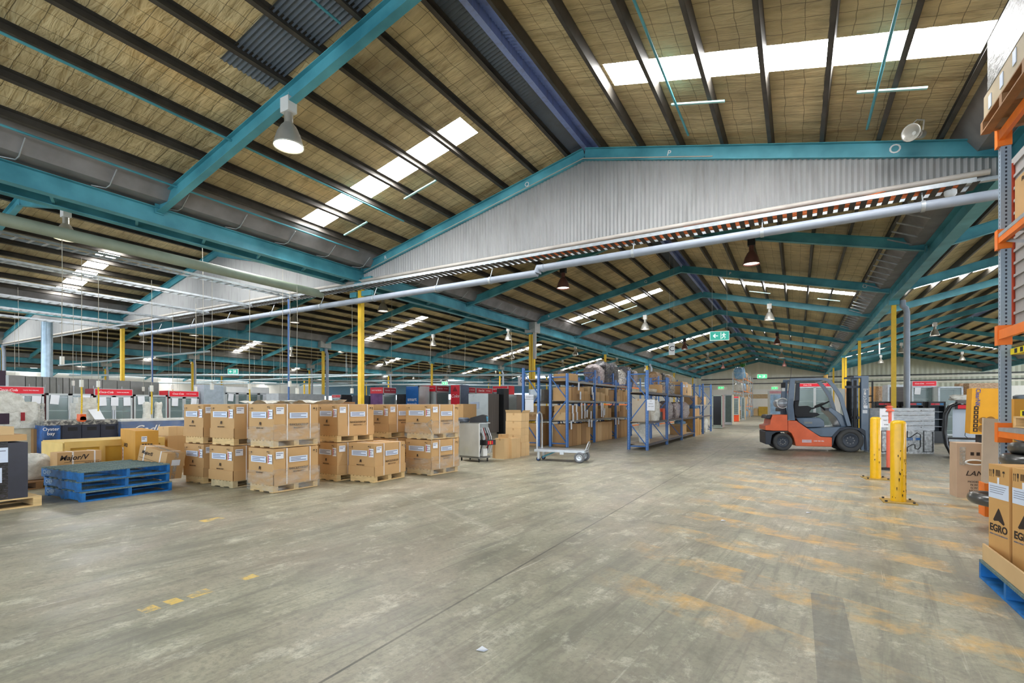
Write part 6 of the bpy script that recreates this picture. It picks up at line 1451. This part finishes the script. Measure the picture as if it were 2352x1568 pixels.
# ribbed grey panels standing in the second level and behind
t=empty('ribbed_unit',(2.37,RY-1.9+.75,0),0,'grey ribbed metal unit standing behind the right rack beams','metal unit')
b=MB(); b.bx(.14,.85,-.9,1.75,zz[2]+.13,4.72)
for k in range(14): z=zz[2]+.2+.165*k; b.bx(.12,.14,-.9,1.76,z,z+.035)
if True: b.build('ribbed_body',mat('ribbed_grey',(160,160,158),.5,var=.08),t)
MB().bx(.10,.12,1.735,1.765,zz[2]+.13,4.7).build('yellow_edge',mat('lime_edge',(206,210,60),.5),t)
t=carton((RX+.20,RY-1.4,zz[1]+.125),.16 if 0 else .25,1.2,.62,'flat brown carton marked FRAGILE with a delivery paper, on the right rack'); t.location=(RX+.06+.25,RY-.12-1.2,zz[1]+.125)
text('lettering','FRAGILE',INK,t,(-.253,.85,.55),.07,'-x',bold=.015); text('lettering','FRAGILE',INK,t,(-.253,.40,.55),.07,'-x',bold=.015); sheet_label(t,'-x',.88,.30,.20,.40,4,PAPER)
# brown wrapped load with yellow tape
zb=zz[3]+.125
pallet((RX+1.15,RY-1.30,zb),1.1,1.2,'timber pallet under the yellow taped load on the right rack',0,.14)
t=empty('wrapped_load',(RX+.05,RY-1.30,zb+.142),0,'brown paper wrapped load with yellow and black tape on the right rack','wrapped load')
hh=.80
b=MB(); b.bx(.08,1.05,.05,1.13,0,hh); b.build('wrapped_cartons',BROWNW,t); MB().bx(.0,1.1,0,1.2,hh,hh+.03).build('top_board',WOODW,t)
YT=mat('yellow_tape',(238,220,30),.5,var=.03)
for z,o_ in((.0,.06),(hh-.03,-.01)):
    MB().bx(o_-.01,1.1,-.01+o_,1.21-o_,z,z+.075).build('warning_tape',YT,t)
    for k in range(6): MB().bx(o_-.013,o_-.008,.1+.18*k,.18+.18*k,z+.01,z+.065).build('tape_print',BLK,t)
MB().bx(.30,.32,1.22,1.24,0,.7).build('side_sheet',PAPER,t) if False else None
carton((RX+.95,RY+.95,0),.6,.5,1.5,'tall brown carton behind the right rack upright',m=CARDY)
# black ribbed hoses and inner tubes
def torus(parent,c,Rr,r,m,tilt=(0,0),name='hose_ring',label=None,cat='hose',group=None):
    b=MB(); M=Euler((tilt[0],tilt[1],0)).to_matrix()
    b.tube([M@Vector((Rr*math.cos(a),Rr*math.sin(a),0)) for a in [2*PI*i/36 for i in range(36)]],r,12,closed=True)
    o=b.build(name,m,parent,c); 
    return tag(o,label,cat,group) if label else o
HB_=mat('black_hose',(62,62,60),.3,var=.25,scale=8,spec=.6,coat=.3)
c=onX(2330,1040,RX+.35); c=Vector((RX+.15,7.25,0))
for k,(z,dx,lb) in enumerate(((1.16,.20,'topmost'),(1.02,.05,'second'),(.88,.18,'third'))): 
    torus(None,(2.42+dx*.5,7.95,z-.27),.30,.07,HB_,(R(6*(k-1)),R(5)),label='%s thick black hose ring of the coil under the lowest rack beam'%lb)
carton((RX+.45,7.55,0),.6,.7,.68,'timber box carrying the coiled black hose under the rack',m=WOODD,tape=False,name='hose_box')
torus(None,(2.0,7.55,.34),.24,.065,HB_,(0,R(4)),label='single black hose loop sticking out beside the printed cartons')
# ================================================================ EGRO CARTONS ON BLUE PALLET
P=onz(2249,1325); Lp=1.165
t=blue_pallet((P.x+1.165,P.y-1.165,0.001),1.165,1.165,'blue pallet under the two tall printed cartons at the right edge',0)
A=onz(2274,1298,.15); A=Vector((P.x+.08,P.y-.10,.152))
YB=mat('egro_board',(208,160,98),.7,var=.04)
Xf=P.x+.05
AE=R(14)
def egro(u0,u1,label,off=0):
    e=(math.sin(AE),-math.cos(AE)); F=Vector((Xf,P.y-.03,0)); s0=reach(F,-PI/2+AE,u0) if off else 0; L=reach(F,-PI/2+AE,u1)-s0
    if off: L=.25
    Q=F+Vector((e[0],e[1],0))*(s0+L)      # near end; local y runs to the far end
    t=empty('printed_carton',(Q.x,Q.y,.152),AE,label,'carton'); h=hE
    MB().bx(0,.55,0.0,L-.002,0,h).build('carton_body',YB,t)
    def P_(a,z): return (-.0015,a,z-.152)
    b=MB(); c=L*.5; z0=.49; 
    b.add([P_(c,.60),P_(c-.015,.585),P_(c-.072,.485),P_(c-.058,.475),P_(c,.50),P_(c+.05,.49),P_(c+.062,.50)],[tuple(range(7))]); b.build('arrow_mark',INK,t)
    text('lettering','EGRO',INK,t,(-.0015,c,.435-.152),.078,'-x',bold=.03); text('lettering','SWISS COFFEE TECHNOLOGY',INKG,t,(-.0015,c,.385-.152),.0155,'-x')
    MB().bx(-.002,-.0005,.004,L-.004,.672-.152,.79-.152).build('paper_label',LABL,t)
    for k in range(4): MB().bx(-.003,-.002,.03+.012*k,L-.02,.765-.017*k-.152,.769-.017*k-.152).build('label_print',INKG,t)
    b=MB()
    for a_ in (L-.018,L-.036): b.add([P_(a_-.002,.84),P_(a_+.002,.84),P_(a_+.002,.885),P_(a_-.002,.885)],[(0,1,2,3)]); b.add([P_(a_-.006,.885),P_(a_+.006,.885),P_(a_,.90)],[(0,1,2)])
    g=L-.062; b.add([P_(g+.009,.90),P_(g-.009,.90),P_(g-.007,.865),P_(g+.007,.865)],[(0,1,2,3)]); b.add([P_(g-.002,.865),P_(g+.002,.865),P_(g+.002,.84),P_(g-.002,.84)],[(0,1,2,3)])
    g=L-.115
    for k in range(5): b.add([P_(g-.028+.012*k,.85),P_(g-.022+.012*k,.85),P_(g-.016+.010*k,.90),P_(g-.022+.010*k,.90)],[(0,1,2,3)])
    g=L-.18; b.add([P_(g-.015,.88),P_(g-.008,.895),P_(g+.008,.895),P_(g+.015,.88)],[(0,1,2,3)]); b.add([P_(g-.001,.88),P_(g+.002,.88),P_(g+.002,.85),P_(g-.001,.85)],[(0,1,2,3)])
    b.build('handling_symbols',INK,t); MB().bx(-.003,-.001,L-.13,L-.11,.79-.152,.84-.152).build('side_sticker',PAPER,t); return t
yfar=P.y-.03
hE=HCAM-.152-(1064-HOR)/FPX*(-Xf*_S+yfar*_C)
egro(0,2318,'tall carton printed EGRO with an arrow mark, the far one on the right pallet')
egro(2325,0,'tall carton printed EGRO cut by the picture edge, the near one',off=1)
b=MB(); b.bx(P.x+.015,P.x+.03,P.y-1.15,P.y-.02,.152,.285); tag(b.build('cardboard_tray',CARDL),'pale cardboard tray edge around the printed cartons on the right pallet','tray')
# litter scraps on the floor
for i,(u,v) in enumerate(((1093,1494),(1851,1178),(1655,1196),(2168,1160))):
    P=onz(u,v); b=MB(); b.add([(0,0,.004),(.05,.01,.012),(.06,.04,.004),(.01,.05,.01)],[(0,1,2,3)]); b.add([(0,0,.003),(.05,.01,.003),(.06,.04,.003),(.01,.05,.003)],[(3,2,1,0)]); tag(b.build('paper_scrap',PAPER,None,(P.x,P.y,0)),'tiny white paper scrap on the concrete floor, %s from the camera'%ordinal(i),'scrap','paper scraps on the floor')
